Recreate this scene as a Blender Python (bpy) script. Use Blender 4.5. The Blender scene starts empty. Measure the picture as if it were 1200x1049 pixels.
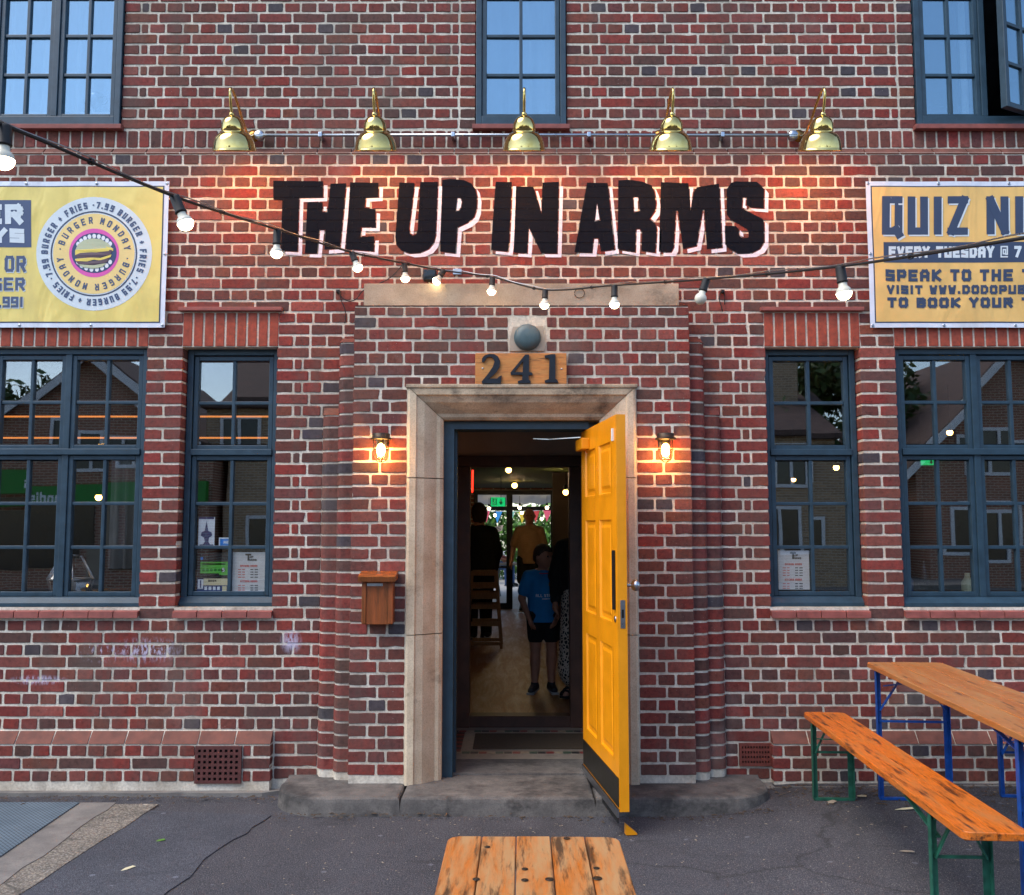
import bpy, bmesh, math, random
from mathutils import Vector, Matrix, geometry
R = math.radians
rnd = random.Random(7)
sc = bpy.context.scene
col = sc.collection
# ------------------------------------------------------------------ camera, sky, sun, exposure
FPX, CX, CY, CAMY, CAMZ, PITCH = 1093.0, 600.0, 524.5, -5.94, 1.62, R(5.0)
cam_d = bpy.data.cameras.new('camera'); cam = bpy.data.objects.new('camera', cam_d); col.objects.link(cam)
cam_d.sensor_width = 36; cam_d.lens = 36 * FPX / 1200; cam_d.clip_end = 2000; cam_d.clip_start = .05
cam.location = (0, CAMY, CAMZ); cam.rotation_euler = (R(90) + PITCH, 0, 0); sc.camera = cam
SUN_EL, SUN_AZ = R(52), R(235)           # azimuth clockwise from +Y
w = bpy.data.worlds.new('World'); sc.world = w; w.use_nodes = True
nt = w.node_tree; sky = nt.nodes.new('ShaderNodeTexSky'); sky.sky_type = 'NISHITA'; sky.sun_disc = False
sky.sun_elevation = SUN_EL; sky.sun_rotation = SUN_AZ; sky.air_density = 1.0; sky.dust_density = .8; sky.ozone_density = 1.6
bg = nt.nodes['Background']; bg.inputs['Strength'].default_value = .14
nt.links.new(sky.outputs['Color'], bg.inputs['Color'])
sun_d = bpy.data.lights.new('sun', 'SUN'); sun_d.energy = 1.4; sun_d.angle = R(45); sun_d.color = (1, .94, .86)
sun = bpy.data.objects.new('sun', sun_d); col.objects.link(sun); sun.location = (-6, -8, 14)
sd = Vector((math.sin(SUN_AZ) * math.cos(SUN_EL), math.cos(SUN_AZ) * math.cos(SUN_EL), math.sin(SUN_EL)))
sun.rotation_euler = sd.to_track_quat('Z', 'Y').to_euler()
vs = sc.view_settings; vs.view_transform = 'Standard'; vs.look = 'None'; vs.gamma = 1; vs.use_curve_mapping = False
vs.exposure = 1.2
sc.cycles.use_denoising = True
sc.cycles.max_bounces = 8; sc.cycles.transparent_max_bounces = 12; sc.cycles.sample_clamp_indirect = 6

# ------------------------------------------------------------------ pixel helpers (a pixel gives a direction; Y gives the plane)
CT, ST = math.cos(PITCH), math.sin(PITCH)
def at(px, py, Y):
    u, v = px - CX, py - CY
    den = FPX * CT + v * ST; D = Y - CAMY
    return Vector((u * D / den, Y, CAMZ + D * (FPX * ST - v * CT) / den))
def at_z(px, py, z):
    u, v = px - CX, py - CY
    den = FPX * CT + v * ST; D = (z - CAMZ) * den / (FPX * ST - v * CT)
    return Vector((u * D / den, CAMY + D, z))
def proj(p):
    dy, dz = p[1] - CAMY, p[2] - CAMZ
    f = dy * CT + dz * ST; up = -dy * ST + dz * CT
    return CX + FPX * p[0] / f, CY - FPX * up / f

# ------------------------------------------------------------------ materials
def lin(c):
    return tuple((x / 255 / 12.92) if x / 255 <= .04045 else ((x / 255 + .055) / 1.055) ** 2.4 for x in c)
MATS = {}
def N(nt, t, **kw):
    n = nt.nodes.new(t)
    for k, v in kw.items():
        if k.startswith('i_'):
            key = k[2:]; key = int(key) if key.isdigit() else key.replace('_', ' ')
            n.inputs[key].default_value = v
        else: setattr(n, k, v)
    return n
def newmat(name):
    m = bpy.data.materials.new(name); m.use_nodes = True; MATS[name] = m
    return m, m.node_tree, m.node_tree.nodes['Principled BSDF']
def ramp(nt, fac, stops):
    r = nt.nodes.new('ShaderNodeValToRGB'); cr = r.color_ramp
    while len(cr.elements) < len(stops): cr.elements.new(.5)
    for e, (p, c) in zip(cr.elements, stops):
        e.position = p; e.color = (*c, 1) if len(c) == 3 else c
    nt.links.new(fac, r.inputs['Fac']); return r.outputs['Color']
def mixc(nt, fac, a, b, mode='MIX'):
    m = nt.nodes.new('ShaderNodeMix'); m.data_type = 'RGBA'; m.blend_type = mode
    for s, v in ((m.inputs['Factor'], fac), (m.inputs[6], a), (m.inputs[7], b)):
        if isinstance(v, (int, float)): s.default_value = v
        elif isinstance(v, tuple): s.default_value = (*v, 1) if len(v) == 3 else v
        else: nt.links.new(v, s)
    return m.outputs[2]
def math_n(nt, op, a, b=None, clamp=False):
    m = nt.nodes.new('ShaderNodeMath'); m.operation = op; m.use_clamp = clamp
    for s, v in zip(m.inputs, (a, b)):
        if v is None: continue
        if isinstance(v, (int, float)): s.default_value = v
        else: nt.links.new(v, s)
    return m.outputs[0]
def world_pos(nt, scale=(1, 1, 1), rot=(0, 0, 0)):
    g = nt.nodes.new('ShaderNodeNewGeometry'); mp = nt.nodes.new('ShaderNodeMapping')
    mp.inputs['Scale'].default_value = scale; mp.inputs['Rotation'].default_value = rot
    nt.links.new(g.outputs['Position'], mp.inputs['Vector']); return mp.outputs['Vector']
def obj_pos(nt, scale=(1, 1, 1)):
    g = nt.nodes.new('ShaderNodeTexCoord'); mp = nt.nodes.new('ShaderNodeMapping'); mp.inputs['Scale'].default_value = scale
    nt.links.new(g.outputs['Object'], mp.inputs['Vector']); return mp.outputs['Vector']
def noise(nt, vec, scale, detail=4, rough=.55, dist=0):
    n = N(nt, 'ShaderNodeTexNoise', i_Scale=scale, i_Detail=detail, i_Roughness=rough, i_Distortion=dist)
    nt.links.new(vec, n.inputs['Vector']); return n.outputs['Fac']
def bump(nt, p, h, strength=.3, dist=.002):
    b = N(nt, 'ShaderNodeBump', i_Strength=strength, i_Distance=dist)
    nt.links.new(h, b.inputs['Height']); nt.links.new(b.outputs['Normal'], p.inputs['Normal'])
def pmat(name, rgb, rough=.6, metal=0, var=.25, nscale=6, bumps=.2, bscale=90, bdist=.002, rvar=.15, srgb=True):
    """paint / plaster / metal: base colour, soft mottling, fine relief, uneven gloss"""
    m, nt, p = newmat(name); c = lin(rgb) if srgb else rgb
    v = world_pos(nt); n1 = noise(nt, v, nscale, 5)
    nt.links.new(ramp(nt, n1, [(.3, tuple(x * (1 - var) for x in c)), (.7, tuple(min(1, x * (1 + var)) for x in c))]), p.inputs['Base Color'])
    p.inputs['Metallic'].default_value = metal
    nt.links.new(math_n(nt, 'ADD', math_n(nt, 'MULTIPLY', n1, rvar), rough - rvar / 2, True), p.inputs['Roughness'])
    if bumps: bump(nt, p, noise(nt, v, bscale, 3), bumps, bdist)
    return m
def emis(name, rgb, strength):
    m, nt, p = newmat(name); c = lin(rgb)
    p.inputs['Base Color'].default_value = (*c, 1); p.inputs['Emission Color'].default_value = (*c, 1); p.inputs['Emission Strength'].default_value = strength
    return m
def flat(name, rgb, rough=.6):
    m, nt, p = newmat(name); c = lin(rgb)
    n1 = noise(nt, world_pos(nt), 9, 4)
    nt.links.new(ramp(nt, n1, [(.25, tuple(x * .92 for x in c)), (.75, tuple(min(1, x * 1.06) for x in c))]), p.inputs['Base Color'])
    p.inputs['Roughness'].default_value = rough; return m

# brick: one colour per brick (vertex colour of the fired clay), mottled; a few chalk scribbles
def brick_material():
    m, nt, p = newmat('brick')
    a = N(nt, 'ShaderNodeAttribute', attribute_name='col'); v = world_pos(nt)
    c = mixc(nt, 1, a.outputs['Color'], ramp(nt, noise(nt, v, 38, 6, .65), [(.28, (.52, .50, .50)), (.5, (1, 1, 1)), (.75, (1.32, 1.25, 1.2))]), 'MULTIPLY')
    c = mixc(nt, 1, c, ramp(nt, noise(nt, world_pos(nt, (1, 1, 3)), 240, 3, .6), [(.3, (.72, .72, .72)), (.7, (1.22, 1.2, 1.2))]), 'MULTIPLY')
    c = mixc(nt, ramp(nt, noise(nt, v, 150, 2), [(.735, (0, 0, 0)), (.76, (1, 1, 1))]), c, (.42, .37, .34))      # lime specks
    c = mixc(nt, ramp(nt, noise(nt, v, 1.7, 4, .6), [(.5, (0, 0, 0)), (.8, (.55, .55, .55))]), c, (.055, .04, .037))   # soot
    c = graffiti(nt, v, grime(nt, v, c))
    nt.links.new(c, p.inputs['Base Color']); p.inputs['Roughness'].default_value = .82; p.inputs['Specular IOR Level'].default_value = .28
    h = math_n(nt, 'ADD', noise(nt, v, 90, 5, .7), math_n(nt, 'MULTIPLY', noise(nt, v, 420, 2), .35))
    bump(nt, p, h, .55, .0035); return m
def grime(nt, v, c):
    """rain streaks and blotches of dirt, old repairs"""
    st = ramp(nt, noise(nt, world_pos(nt, (1, 1, .16)), 4.5, 6, .7, .3), [(.48, (0, 0, 0)), (.72, (.5, .5, .5))])
    bl = ramp(nt, noise(nt, v, 2.1, 7, .68), [(.5, (0, 0, 0)), (.74, (.42, .42, .42))])
    pale = ramp(nt, noise(nt, world_pos(nt, (1, 1, .8)), 1.3, 7, .7), [(.56, (0, 0, 0)), (.76, (.22, .22, .22))])
    c = mixc(nt, pale, c, (.5, .42, .36)); c = mixc(nt, st, c, (.10, .075, .06)); return mixc(nt, bl, c, (.13, .10, .085))
def graffiti(nt, v, c):
    for (px, py, sx, sz, th) in ((172, 762, .24, .09, .53), (341, 752, .075, .085, .45), (45, 797, .2, .035, .5), (120, 765, .2, .07, .6)):
        q = at(px, py, 0)
        sub = N(nt, 'ShaderNodeVectorMath', operation='SUBTRACT'); nt.links.new(v, sub.inputs[0]); sub.inputs[1].default_value = q
        mul = N(nt, 'ShaderNodeVectorMath', operation='MULTIPLY'); nt.links.new(sub.outputs[0], mul.inputs[0]); mul.inputs[1].default_value = (1 / sx, 2, 1 / sz)
        ln = N(nt, 'ShaderNodeVectorMath', operation='LENGTH'); nt.links.new(mul.outputs[0], ln.inputs[0])
        fall = ramp(nt, ln.outputs['Value'], [(.25, (1, 1, 1)), (1, (0, 0, 0))])
        st = noise(nt, world_pos(nt, (1.0, 1, .35), (0, R(28), 0)), 55, 4, .7)
        f = math_n(nt, 'MULTIPLY', fall, ramp(nt, st, [(th - .05, (0, 0, 0)), (th + .06, (.9, .9, .9))]))
        c = mixc(nt, f, c, (.52, .47, .60))
    return c
brick_material()
def mortar_material():
    m, nt, p = newmat('mortar'); v = world_pos(nt)
    c = ramp(nt, noise(nt, v, 5, 6, .65), [(.3, lin((196, 184, 164))), (.52, lin((222, 212, 194))), (.75, lin((234, 226, 210)))])
    c = mixc(nt, ramp(nt, noise(nt, v, 70, 3), [(.4, (0, 0, 0)), (.75, (.4, .4, .4))]), c, lin((120, 106, 92)))
    c = grime(nt, v, c)
    nt.links.new(graffiti(nt, v, c), p.inputs['Base Color']); p.inputs['Roughness'].default_value = .95; p.inputs['Specular IOR Level'].default_value = .15
    bump(nt, p, math_n(nt, 'ADD', noise(nt, v, 160, 4, .7), noise(nt, v, 40, 2)), .6, .004); return m
mortar_material()
def stone_material(name, a, b, dark, amount=.62):
    m, nt, p = newmat(name); v = world_pos(nt)
    c = ramp(nt, noise(nt, v, 7, 6, .6), [(.3, lin(a)), (.7, lin(b))])
    c = mixc(nt, ramp(nt, noise(nt, world_pos(nt, (1, 1, 1.4)), 3.2, 8, .72), [(amount, (0, 0, 0)), (amount + .16, (.85, .85, .85))]), c, lin(dark))
    c = mixc(nt, ramp(nt, noise(nt, v, 130, 3), [(.45, (0, 0, 0)), (.8, (.45, .45, .45))]), c, lin(dark))
    nt.links.new(c, p.inputs['Base Color']); p.inputs['Roughness'].default_value = .9
    bump(nt, p, math_n(nt, 'ADD', noise(nt, v, 190, 4, .7), noise(nt, v, 30, 3)), .5, .004); return m
stone_material('door_stone', (186, 164, 136), (214, 196, 168), (110, 94, 78), .6)
stone_material('lintel_stone', (160, 140, 116), (198, 178, 150), (60, 54, 49), .49)
stone_material('slab_stone', (146, 132, 112), (176, 162, 140), (92, 80, 66), .52)
stone_material('step_stone', (84, 80, 77), (118, 112, 106), (46, 44, 43), .46)
stone_material('concrete', (104, 100, 96), (132, 127, 120), (74, 70, 66), .56)
def asphalt(name, a, b, chips=.66, sc_=420):
    m, nt, p = newmat(name); v = world_pos(nt)
    c = ramp(nt, noise(nt, v, 1.6, 8, .65), [(.3, lin(a)), (.7, lin(b))])
    vo = N(nt, 'ShaderNodeTexVoronoi', i_Scale=sc_ * .4); nt.links.new(v, vo.inputs['Vector'])
    c = mixc(nt, 1, c, ramp(nt, vo.outputs['Distance'], [(.1, (1.45, 1.42, 1.4)), (.6, (.62, .62, .64))]), 'MULTIPLY')
    c = mixc(nt, 1, c, ramp(nt, noise(nt, v, sc_ * .22, 4, .75), [(.3, (.55, .55, .56)), (.5, (1, 1, 1)), (.72, (1.6, 1.58, 1.55))]), 'MULTIPLY')
    c = mixc(nt, ramp(nt, noise(nt, v, sc_ * .45, 2), [(chips, (0, 0, 0)), (chips + .08, (1, 1, 1))]), c, lin((150, 146, 140)))
    c = mixc(nt, ramp(nt, noise(nt, v, .9, 6, .7, .6), [(.56, (0, 0, 0)), (.7, (.6, .6, .6))]), c, lin(tuple(x * .68 for x in a)))
    gv = N(nt, 'ShaderNodeTexVoronoi', i_Scale=5.2); nt.links.new(v, gv.inputs['Vector']); gm = ramp(nt, gv.outputs['Distance'], [(.055, (.38, .38, .38)), (.085, (0, 0, 0))])
    c = mixc(nt, gm, c, lin(tuple(min(255, x * 1.7) for x in b)))
    dv = N(nt, 'ShaderNodeTexNoise', i_Scale=2.2, i_Detail=5); nt.links.new(v, dv.inputs['Vector']); av = N(nt, 'ShaderNodeVectorMath', operation='MULTIPLY_ADD'); nt.links.new(dv.outputs['Color'], av.inputs[0]); av.inputs[1].default_value = (.5, .5, .5); nt.links.new(v, av.inputs[2])
    cv = N(nt, 'ShaderNodeTexVoronoi', i_Scale=.27, feature='DISTANCE_TO_EDGE'); nt.links.new(av.outputs[0], cv.inputs['Vector']); ck = ramp(nt, cv.outputs['Distance'], [(.0012, (.55, .55, .55)), (.004, (0, 0, 0))])
    c = mixc(nt, ck, c, lin((26, 25, 25))); c = mixc(nt, ramp(nt, noise(nt, world_pos(nt, (.6, 2.4, 1)), 1.9, 6, .7, .8), [(.58, (0, 0, 0)), (.7, (.55, .55, .55))]), c, lin((34, 33, 35)))
    nt.links.new(c, p.inputs['Base Color']); p.inputs['Roughness'].default_value = .86
    bump(nt, p, math_n(nt, 'ADD', noise(nt, v, sc_, 3, .7), vo.outputs['Distance']), .7, .006); return m
asphalt('asphalt', (60, 60, 66), (80, 80, 86), .61)
asphalt('asphalt_patch', (66, 69, 77), (84, 87, 95), .66)
asphalt('aggregate', (104, 98, 88), (142, 134, 120), .58, 190)
def cover_material():
    m, nt, p = newmat('cover_plate'); v = world_pos(nt, (1, 1, 1), (0, 0, R(45)))
    ch = N(nt, 'ShaderNodeTexBrick', i_Scale=14, i_Mortar_Size=.035); nt.links.new(v, ch.inputs['Vector'])
    c = ramp(nt, noise(nt, world_pos(nt), 5, 5), [(.3, lin((98, 116, 128))), (.7, lin((124, 142, 154)))])
    nt.links.new(mixc(nt, ch.outputs['Fac'], c, lin((66, 80, 90))), p.inputs['Base Color'])
    p.inputs['Metallic'].default_value = .35; p.inputs['Roughness'].default_value = .55
    bump(nt, p, ch.outputs['Fac'], -.6, .004)
cover_material()
def wood_material(name, base, light, dark, axis='Y', gloss=.45, wear=.55, spots=.66):
    m, nt, p = newmat(name)
    s = {'X': (.12, 1, 1), 'Y': (1, .12, 1), 'Z': (1, 1, .1)}[axis]
    t = N(nt, 'ShaderNodeTexCoord'); inf = N(nt, 'ShaderNodeObjectInfo'); ad = N(nt, 'ShaderNodeVectorMath', operation='ADD')
    sc3 = N(nt, 'ShaderNodeVectorMath', operation='SCALE'); nt.links.new(inf.outputs['Location'], sc3.inputs[0]); sc3.inputs['Scale'].default_value = 7.3
    cmb = N(nt, 'ShaderNodeCombineXYZ'); nt.links.new(inf.outputs['Random'], cmb.inputs[0]); nt.links.new(inf.outputs['Random'], cmb.inputs[2])
    s2 = N(nt, 'ShaderNodeVectorMath', operation='SCALE'); nt.links.new(cmb.outputs[0], s2.inputs[0]); s2.inputs['Scale'].default_value = 37.
    nt.links.new(t.outputs['Object'], ad.inputs[0]); nt.links.new(s2.outputs[0], ad.inputs[1])
    mp = N(nt, 'ShaderNodeMapping'); mp.inputs['Scale'].default_value = s; nt.links.new(ad.outputs[0], mp.inputs['Vector']); v = mp.outputs['Vector']
    grain = noise(nt, v, 130, 6, .65, .3); big = noise(nt, v, 14, 5, .6, .8)
    c = ramp(nt, grain, [(.3, tuple(x * .62 for x in lin(base))), (.5, lin(base)), (.72, tuple(min(1, x * 1.25) for x in lin(base)))])
    c = mixc(nt, ramp(nt, math_n(nt, 'ADD', math_n(nt, 'MULTIPLY', big, .6), math_n(nt, 'MULTIPLY', noise(nt, v, 60, 6, .75, .5), .4)), [(wear - .09, (0, 0, 0)), (wear + .09, (.9, .9, .9))]), c, mixc(nt, grain, lin(light), tuple(x * .7 for x in lin(light))))
    c = mixc(nt, ramp(nt, noise(nt, v, 26, 5, .7), [(spots - .03, (0, 0, 0)), (spots + .09, (.9, .9, .9))]), c, lin(dark))
    nt.links.new(c, p.inputs['Base Color'])
    nt.links.new(ramp(nt, big, [(.3, (gloss - .12,) * 3), (.7, (gloss + .2,) * 3)]), p.inputs['Roughness'])
    bump(nt, p, grain, .35, .002); return m
wood_material('table_wood', (186, 100, 30), (186, 144, 96), (44, 30, 22), 'Y', .42, .475, .55)
wood_material('bench_wood', (204, 104, 24), (184, 118, 58), (44, 27, 18), 'Y', .38, .56, .55)
wood_material('pale_table_wood', (170, 100, 44), (176, 124, 74), (70, 44, 28), 'Y', .4, .5, .62)
wood_material('plaque_wood', (188, 118, 54), (206, 150, 84), (60, 36, 20), 'X', .6, .55, .6)
wood_material('mailbox_wood', (112, 62, 26), (172, 86, 30), (52, 28, 14), 'Z', .35, .55, .68)
wood_material('floor_wood', (124, 84, 52), (142, 100, 64), (104, 70, 44), 'Y', .42, .62, .85)
wood_material('chair_wood', (164, 122, 76), (178, 134, 86), (100, 72, 44), 'Z', .5, .6, .7)
pmat('dark_wood', (70, 44, 32), .5, 0, .3, 9, .2)
pmat('frame_paint', (37, 60, 74), .42, 0, .22, 14, .25, 160)
pmat('frame_paint_pale', (62, 92, 112), .42, 0, .22, 14, .25, 160)
pmat('soldier', (146, 66, 48), .85, 0, .32, 26, .55, 120, .004)
pmat('sill_tile', (136, 74, 66), .7, 0, .25, 18, .4, 110, .003)
pmat('chamfer_brick', (110, 66, 54), .8, 0, .3, 14, .5, 110, .003)
pmat('terracotta', (112, 54, 44), .8, 0, .3, 30, .5, 120, .003)
pmat('brown_terracotta', (84, 42, 38), .75, 0, .3, 30, .5, 120, .003)
pmat('hole_shade_black', (8, 8, 9), .9, 0, .1, 5, 0)  # near-black standing in for shade inside the air brick holes
pmat('black_metal', (20, 20, 22), .45, .2, .2, 20, .2)
pmat('black_rubber', (16, 16, 17), .65, 0, .2, 20, 0)
pmat('steel', (178, 182, 188), .3, 1, .12, 30, .05)
pmat('lantern_metal', (58, 52, 46), .45, .7, .25, 40, .3)
pmat('door_yellow', (236, 150, 14), .34, 0, .08, 8, .12, 140, .001, .22)
m_ = MATS['door_yellow']; nt_ = m_.node_tree; p_ = nt_.nodes['Principled BSDF']; src = p_.inputs['Base Color'].links[0].from_socket
g1 = ramp(nt_, noise(nt_, world_pos(nt_, (1, 1, .35)), 7, 7, .75), [(.54, (0, 0, 0)), (.8, (.5, .5, .5))]); g2 = ramp(nt_, noise(nt_, world_pos(nt_), 95, 3, .6), [(.7, (0, 0, 0)), (.78, (.55, .55, .55))])
nt_.links.new(mixc(nt_, g2, mixc(nt_, g1, src, lin((176, 104, 22))), lin((120, 74, 24))), p_.inputs['Base Color']); bump(nt_, p_, noise(nt_, world_pos(nt_, (1, 1, .06)), 160, 3, .6), .25, .0015)
pmat('kick_plate', (62, 60, 52), .35, .8, .25, 12, .1)
pmat('blue_metal', (18, 74, 152), .42, .1, .25, 26, .2)
pmat('green_metal', (34, 92, 74), .48, .1, .35, 26, .3)
pmat('bell_paint', (62, 84, 90), .5, 0, .12, 30, .2)
pmat('plaster', (160, 146, 130), .9, 0, .2, 12, .4)
pmat('cream_bulb', (216, 210, 190), .25, 0, .05, 5, 0)
pmat('numeral_iron', (24, 28, 36), .38, .3, .3, 60, .6, 200, .002)
pmat('paint_black', (15, 19, 29), .9, 0, .25, 45, .4, 160, .002); MATS['paint_black'].node_tree.nodes['Principled BSDF'].inputs['Specular IOR Level'].default_value = .12
pmat('paint_white', (222, 218, 228), .8, 0, .12, 45, .5, 160, .003)
def brass():
    m, nt, p = newmat('brass'); p.inputs['Metallic'].default_value = 1
    v = world_pos(nt)
    nt.links.new(ramp(nt, noise(nt, v, 14, 4), [(.3, lin((206, 172, 98))), (.7, lin((226, 198, 128)))]), p.inputs['Base Color'])
    nt.links.new(ramp(nt, noise(nt, v, 30, 4), [(.3, (.05,) * 3), (.75, (.16,) * 3)]), p.inputs['Roughness']); return m
brass(); pmat('brass_dull', (150, 112, 60), .3, 1, .3, 30, .1)
def glass(name, f0, tint, refl_tint=(1, 1, 1)):
    """clear pane: see-through plus a mirror reflection that grows towards grazing view (Schlick)"""
    m, nt, p = newmat(name); nt.nodes.remove(p); out = nt.nodes['Material Output']
    tr = N(nt, 'ShaderNodeBsdfTransparent'); tr.inputs[0].default_value = (*tint, 1)
    gl = N(nt, 'ShaderNodeBsdfGlossy'); gl.inputs['Roughness'].default_value = .01; gl.inputs['Color'].default_value = (*refl_tint, 1)
    g = N(nt, 'ShaderNodeNewGeometry'); d = N(nt, 'ShaderNodeVectorMath', operation='DOT_PRODUCT'); nt.links.new(g.outputs['Normal'], d.inputs[0]); nt.links.new(g.outputs['Incoming'], d.inputs[1])
    c = math_n(nt, 'SUBTRACT', 1, math_n(nt, 'ABSOLUTE', d.outputs['Value']), True)
    fac = math_n(nt, 'ADD', math_n(nt, 'MULTIPLY', math_n(nt, 'POWER', c, 5), 1 - f0), f0, True); mx = N(nt, 'ShaderNodeMixShader')
    b = N(nt, 'ShaderNodeBump', i_Strength=.02, i_Distance=.01); nt.links.new(noise(nt, world_pos(nt), 3, 1), b.inputs['Height'])
    nt.links.new(b.outputs['Normal'], gl.inputs['Normal']); nt.links.new(fac, mx.inputs[0])
    nt.links.new(tr.outputs[0], mx.inputs[1]); nt.links.new(gl.outputs[0], mx.inputs[2]); nt.links.new(mx.outputs[0], out.inputs['Surface'])
glass('glass', .15, (.97, .98, .98)); glass('glass_upper', .27, (.8, .86, .9), (.66, .89, 1)); glass('lamp_glass', .04, (1, .97, .92))  # upper panes: bluer sky put into the reflection colour
emis('bulb_lit', (255, 226, 180), 9); emis('bulb_warm', (255, 190, 100), 9); emis('lantern_bulb', (255, 200, 110), 14)
emis('led_strip', (235, 140, 66), .55); emis('exit_green', (18, 150, 84), .8); emis('neon_red', (255, 40, 24), 2.2); emis('led_green', (40, 255, 120), 2)
# prints
for n_, c_ in dict(banner_yellow=(226, 204, 112), banner_orange=(228, 184, 106), banner_white=(214, 220, 232), print_navy=(52, 66, 92), print_blue=(60, 78, 112),
        print_white=(222, 226, 230), print_pink=(214, 84, 168), print_peach=(232, 204, 132), bun=(178, 184, 150), patty=(82, 62, 74), cheese=(222, 200, 92),
        print_ring=(206, 216, 220), mouth_navy=(36, 62, 104), paper=(198, 196, 194), print_red=(196, 92, 84), print_black=(34, 32, 32), print_green=(88, 176, 62),
        print_cyan=(40, 130, 210), poster_navy=(34, 56, 104), poster_cream=(206, 196, 160), exit_white=(226, 240, 232)).items(): flat(n_, c_, .55)
for nm_ in ('banner_yellow', 'banner_orange', 'banner_white'):
    nt_ = MATS[nm_].node_tree; p_ = nt_.nodes['Principled BSDF']; p_.inputs['Roughness'].default_value = .42
    bump(nt_, p_, math_n(nt_, 'ADD', noise(nt_, world_pos(nt_, (1, 1, .5), (0, R(35), 0)), 5, 2, .4, .9), math_n(nt_, 'MULTIPLY', noise(nt_, world_pos(nt_, (1, 1, 1)), 380, 1), .02)), .55, .03)
    src = p_.inputs['Base Color'].links[0].from_socket; nt_.links.new(mixc(nt_, ramp(nt_, noise(nt_, world_pos(nt_, (1, 1, .3)), 4, 6, .7), [(.52, (0, 0, 0)), (.75, (.3, .3, .3))]), src, lin((150, 128, 84))), p_.inputs['Base Color'])
pmat('curtain_white', (206, 214, 220), .9, 0, .06, 6, .1); pmat('curtain_grey', (120, 118, 118), .9, 0, .12, 6, .1)
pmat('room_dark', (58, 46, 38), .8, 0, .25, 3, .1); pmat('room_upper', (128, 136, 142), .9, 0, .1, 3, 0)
pmat('room_green', (84, 104, 58), .7, 0, .15, 3, .1); pmat('lobby_grey', (168, 150, 134), .85, 0, .1, 3, .1)
pmat('lobby_blue', (84, 118, 140), .6, 0, .1, 6, .1); pmat('mustard', (150, 108, 32), .6, 0, .1, 6, .1); pmat('skirting', (128, 82, 44), .5, 0, .2, 9, .1)
pmat('tile_floor', (128, 118, 108), .5, 0, .2, 30, .2); pmat('door_mat', (66, 54, 40), .95, 0, .3, 120, .8, 300, .004)
pmat('tile_red', (122, 42, 38), .45, 0, .2, 40, .1); pmat('tile_green', (44, 74, 58), .45, 0, .2, 40, .1); pmat('tile_black', (30, 30, 32), .45, 0, .2, 40, .1); pmat('tile_buff', (150, 134, 112), .45, 0, .2, 40, .1)
pmat('skin', (168, 116, 92), .55, 0, .12, 14, .1); pmat('hair_brown', (66, 46, 32), .7, 0, .35, 60, .5, 200, .004); pmat('hair_grey', (92, 82, 72), .7, 0, .3, 60, .4)
pmat('shirt_blue', (20, 118, 178), .85, 0, .12, 12, .3, 60, .006); pmat('shirt_trim', (170, 40, 36), .85, 0, .1, 12, .1); pmat('cloth_black', (14, 14, 16), .9, 0, .2, 12, .3, 60, .006)
pmat('shirt_tan', (150, 116, 84), .85, 0, .15, 12, .3, 60, .006); pmat('cloth_pink', (206, 130, 170), .85, 0, .12, 12, .2); pmat('denim', (70, 100, 150), .85, 0, .15, 12, .2)
pmat('shoe_dark', (40, 44, 50), .6, 0, .2, 12, .1); pmat('shoe_sole', (150, 150, 150), .6, 0, .1, 12, .1)
def leopard():
    m, nt, p = newmat('leopard'); v = world_pos(nt)
    vo = N(nt, 'ShaderNodeTexVoronoi', i_Scale=34, feature='DISTANCE_TO_EDGE'); nt.links.new(v, vo.inputs['Vector'])
    nt.links.new(ramp(nt, vo.outputs['Distance'], [(.1, lin((190, 176, 160))), (.18, lin((16, 14, 14)))]), p.inputs['Base Color']); p.inputs['Roughness'].default_value = .9
leopard()
def leafmat(name, a, b):
    m, nt, p = newmat(name)
    inf = N(nt, 'ShaderNodeAttribute', attribute_name='col')
    nt.links.new(mixc(nt, inf.outputs['Fac'], lin(a), lin(b)), p.inputs['Base Color']); p.inputs['Roughness'].default_value = .6
    p.inputs['Transmission Weight'].default_value = 0
leafmat('hedge_leaf', (44, 84, 26), (104, 150, 52)); leafmat('tree_leaf', (34, 60, 24), (72, 100, 40))
pmat('bark', (74, 60, 46), .9, 0, .3, 30, .6, 60, .01); pmat('fence_red', (112, 66, 56), .85, 0, .2, 20, .3)
pmat('patio', (150, 146, 140), .9, 0, .15, 6, .3); pmat('corrugated', (206, 210, 214), .6, 0, .06, 6, 0)
for n_, c_ in dict(flag_blue=(60, 150, 220), flag_yellow=(236, 206, 70), flag_pink=(232, 96, 120), flag_red=(206, 70, 70), flag_mint=(150, 214, 196)).items(): flat(n_, c_, .8)
# opposite side of the street
pmat('house_brick', (118, 74, 58), .9, 0, .25, 3, .2); pmat('house_brown', (128, 104, 78), .9, 0, .25, 3, .2); pmat('roof_tile', (84, 66, 60), .85, 0, .25, 4, .4, 20, .02)
for nm_, c_ in (('house_brick', (158, 98, 76)), ('house_brown', (176, 144, 110))):
    m_ = MATS[nm_]; nt_ = m_.node_tree; p_ = nt_.nodes['Principled BSDF']; tb = N(nt_, 'ShaderNodeTexBrick', i_Scale=1.0, i_Mortar_Size=.012, i_Brick_Width=.225, i_Row_Height=.075)
    tb.inputs['Color1'].default_value = (*lin(c_), 1); tb.inputs['Color2'].default_value = (*[x * .6 for x in lin(c_)], 1); tb.inputs['Mortar'].default_value = (*lin((176, 164, 146)), 1)
    nt_.links.new(world_pos(nt_, (1, 1, 1), (R(90), 0, 0)), tb.inputs['Vector']); nt_.links.new(tb.outputs['Color'], p_.inputs['Base Color'])
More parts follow.
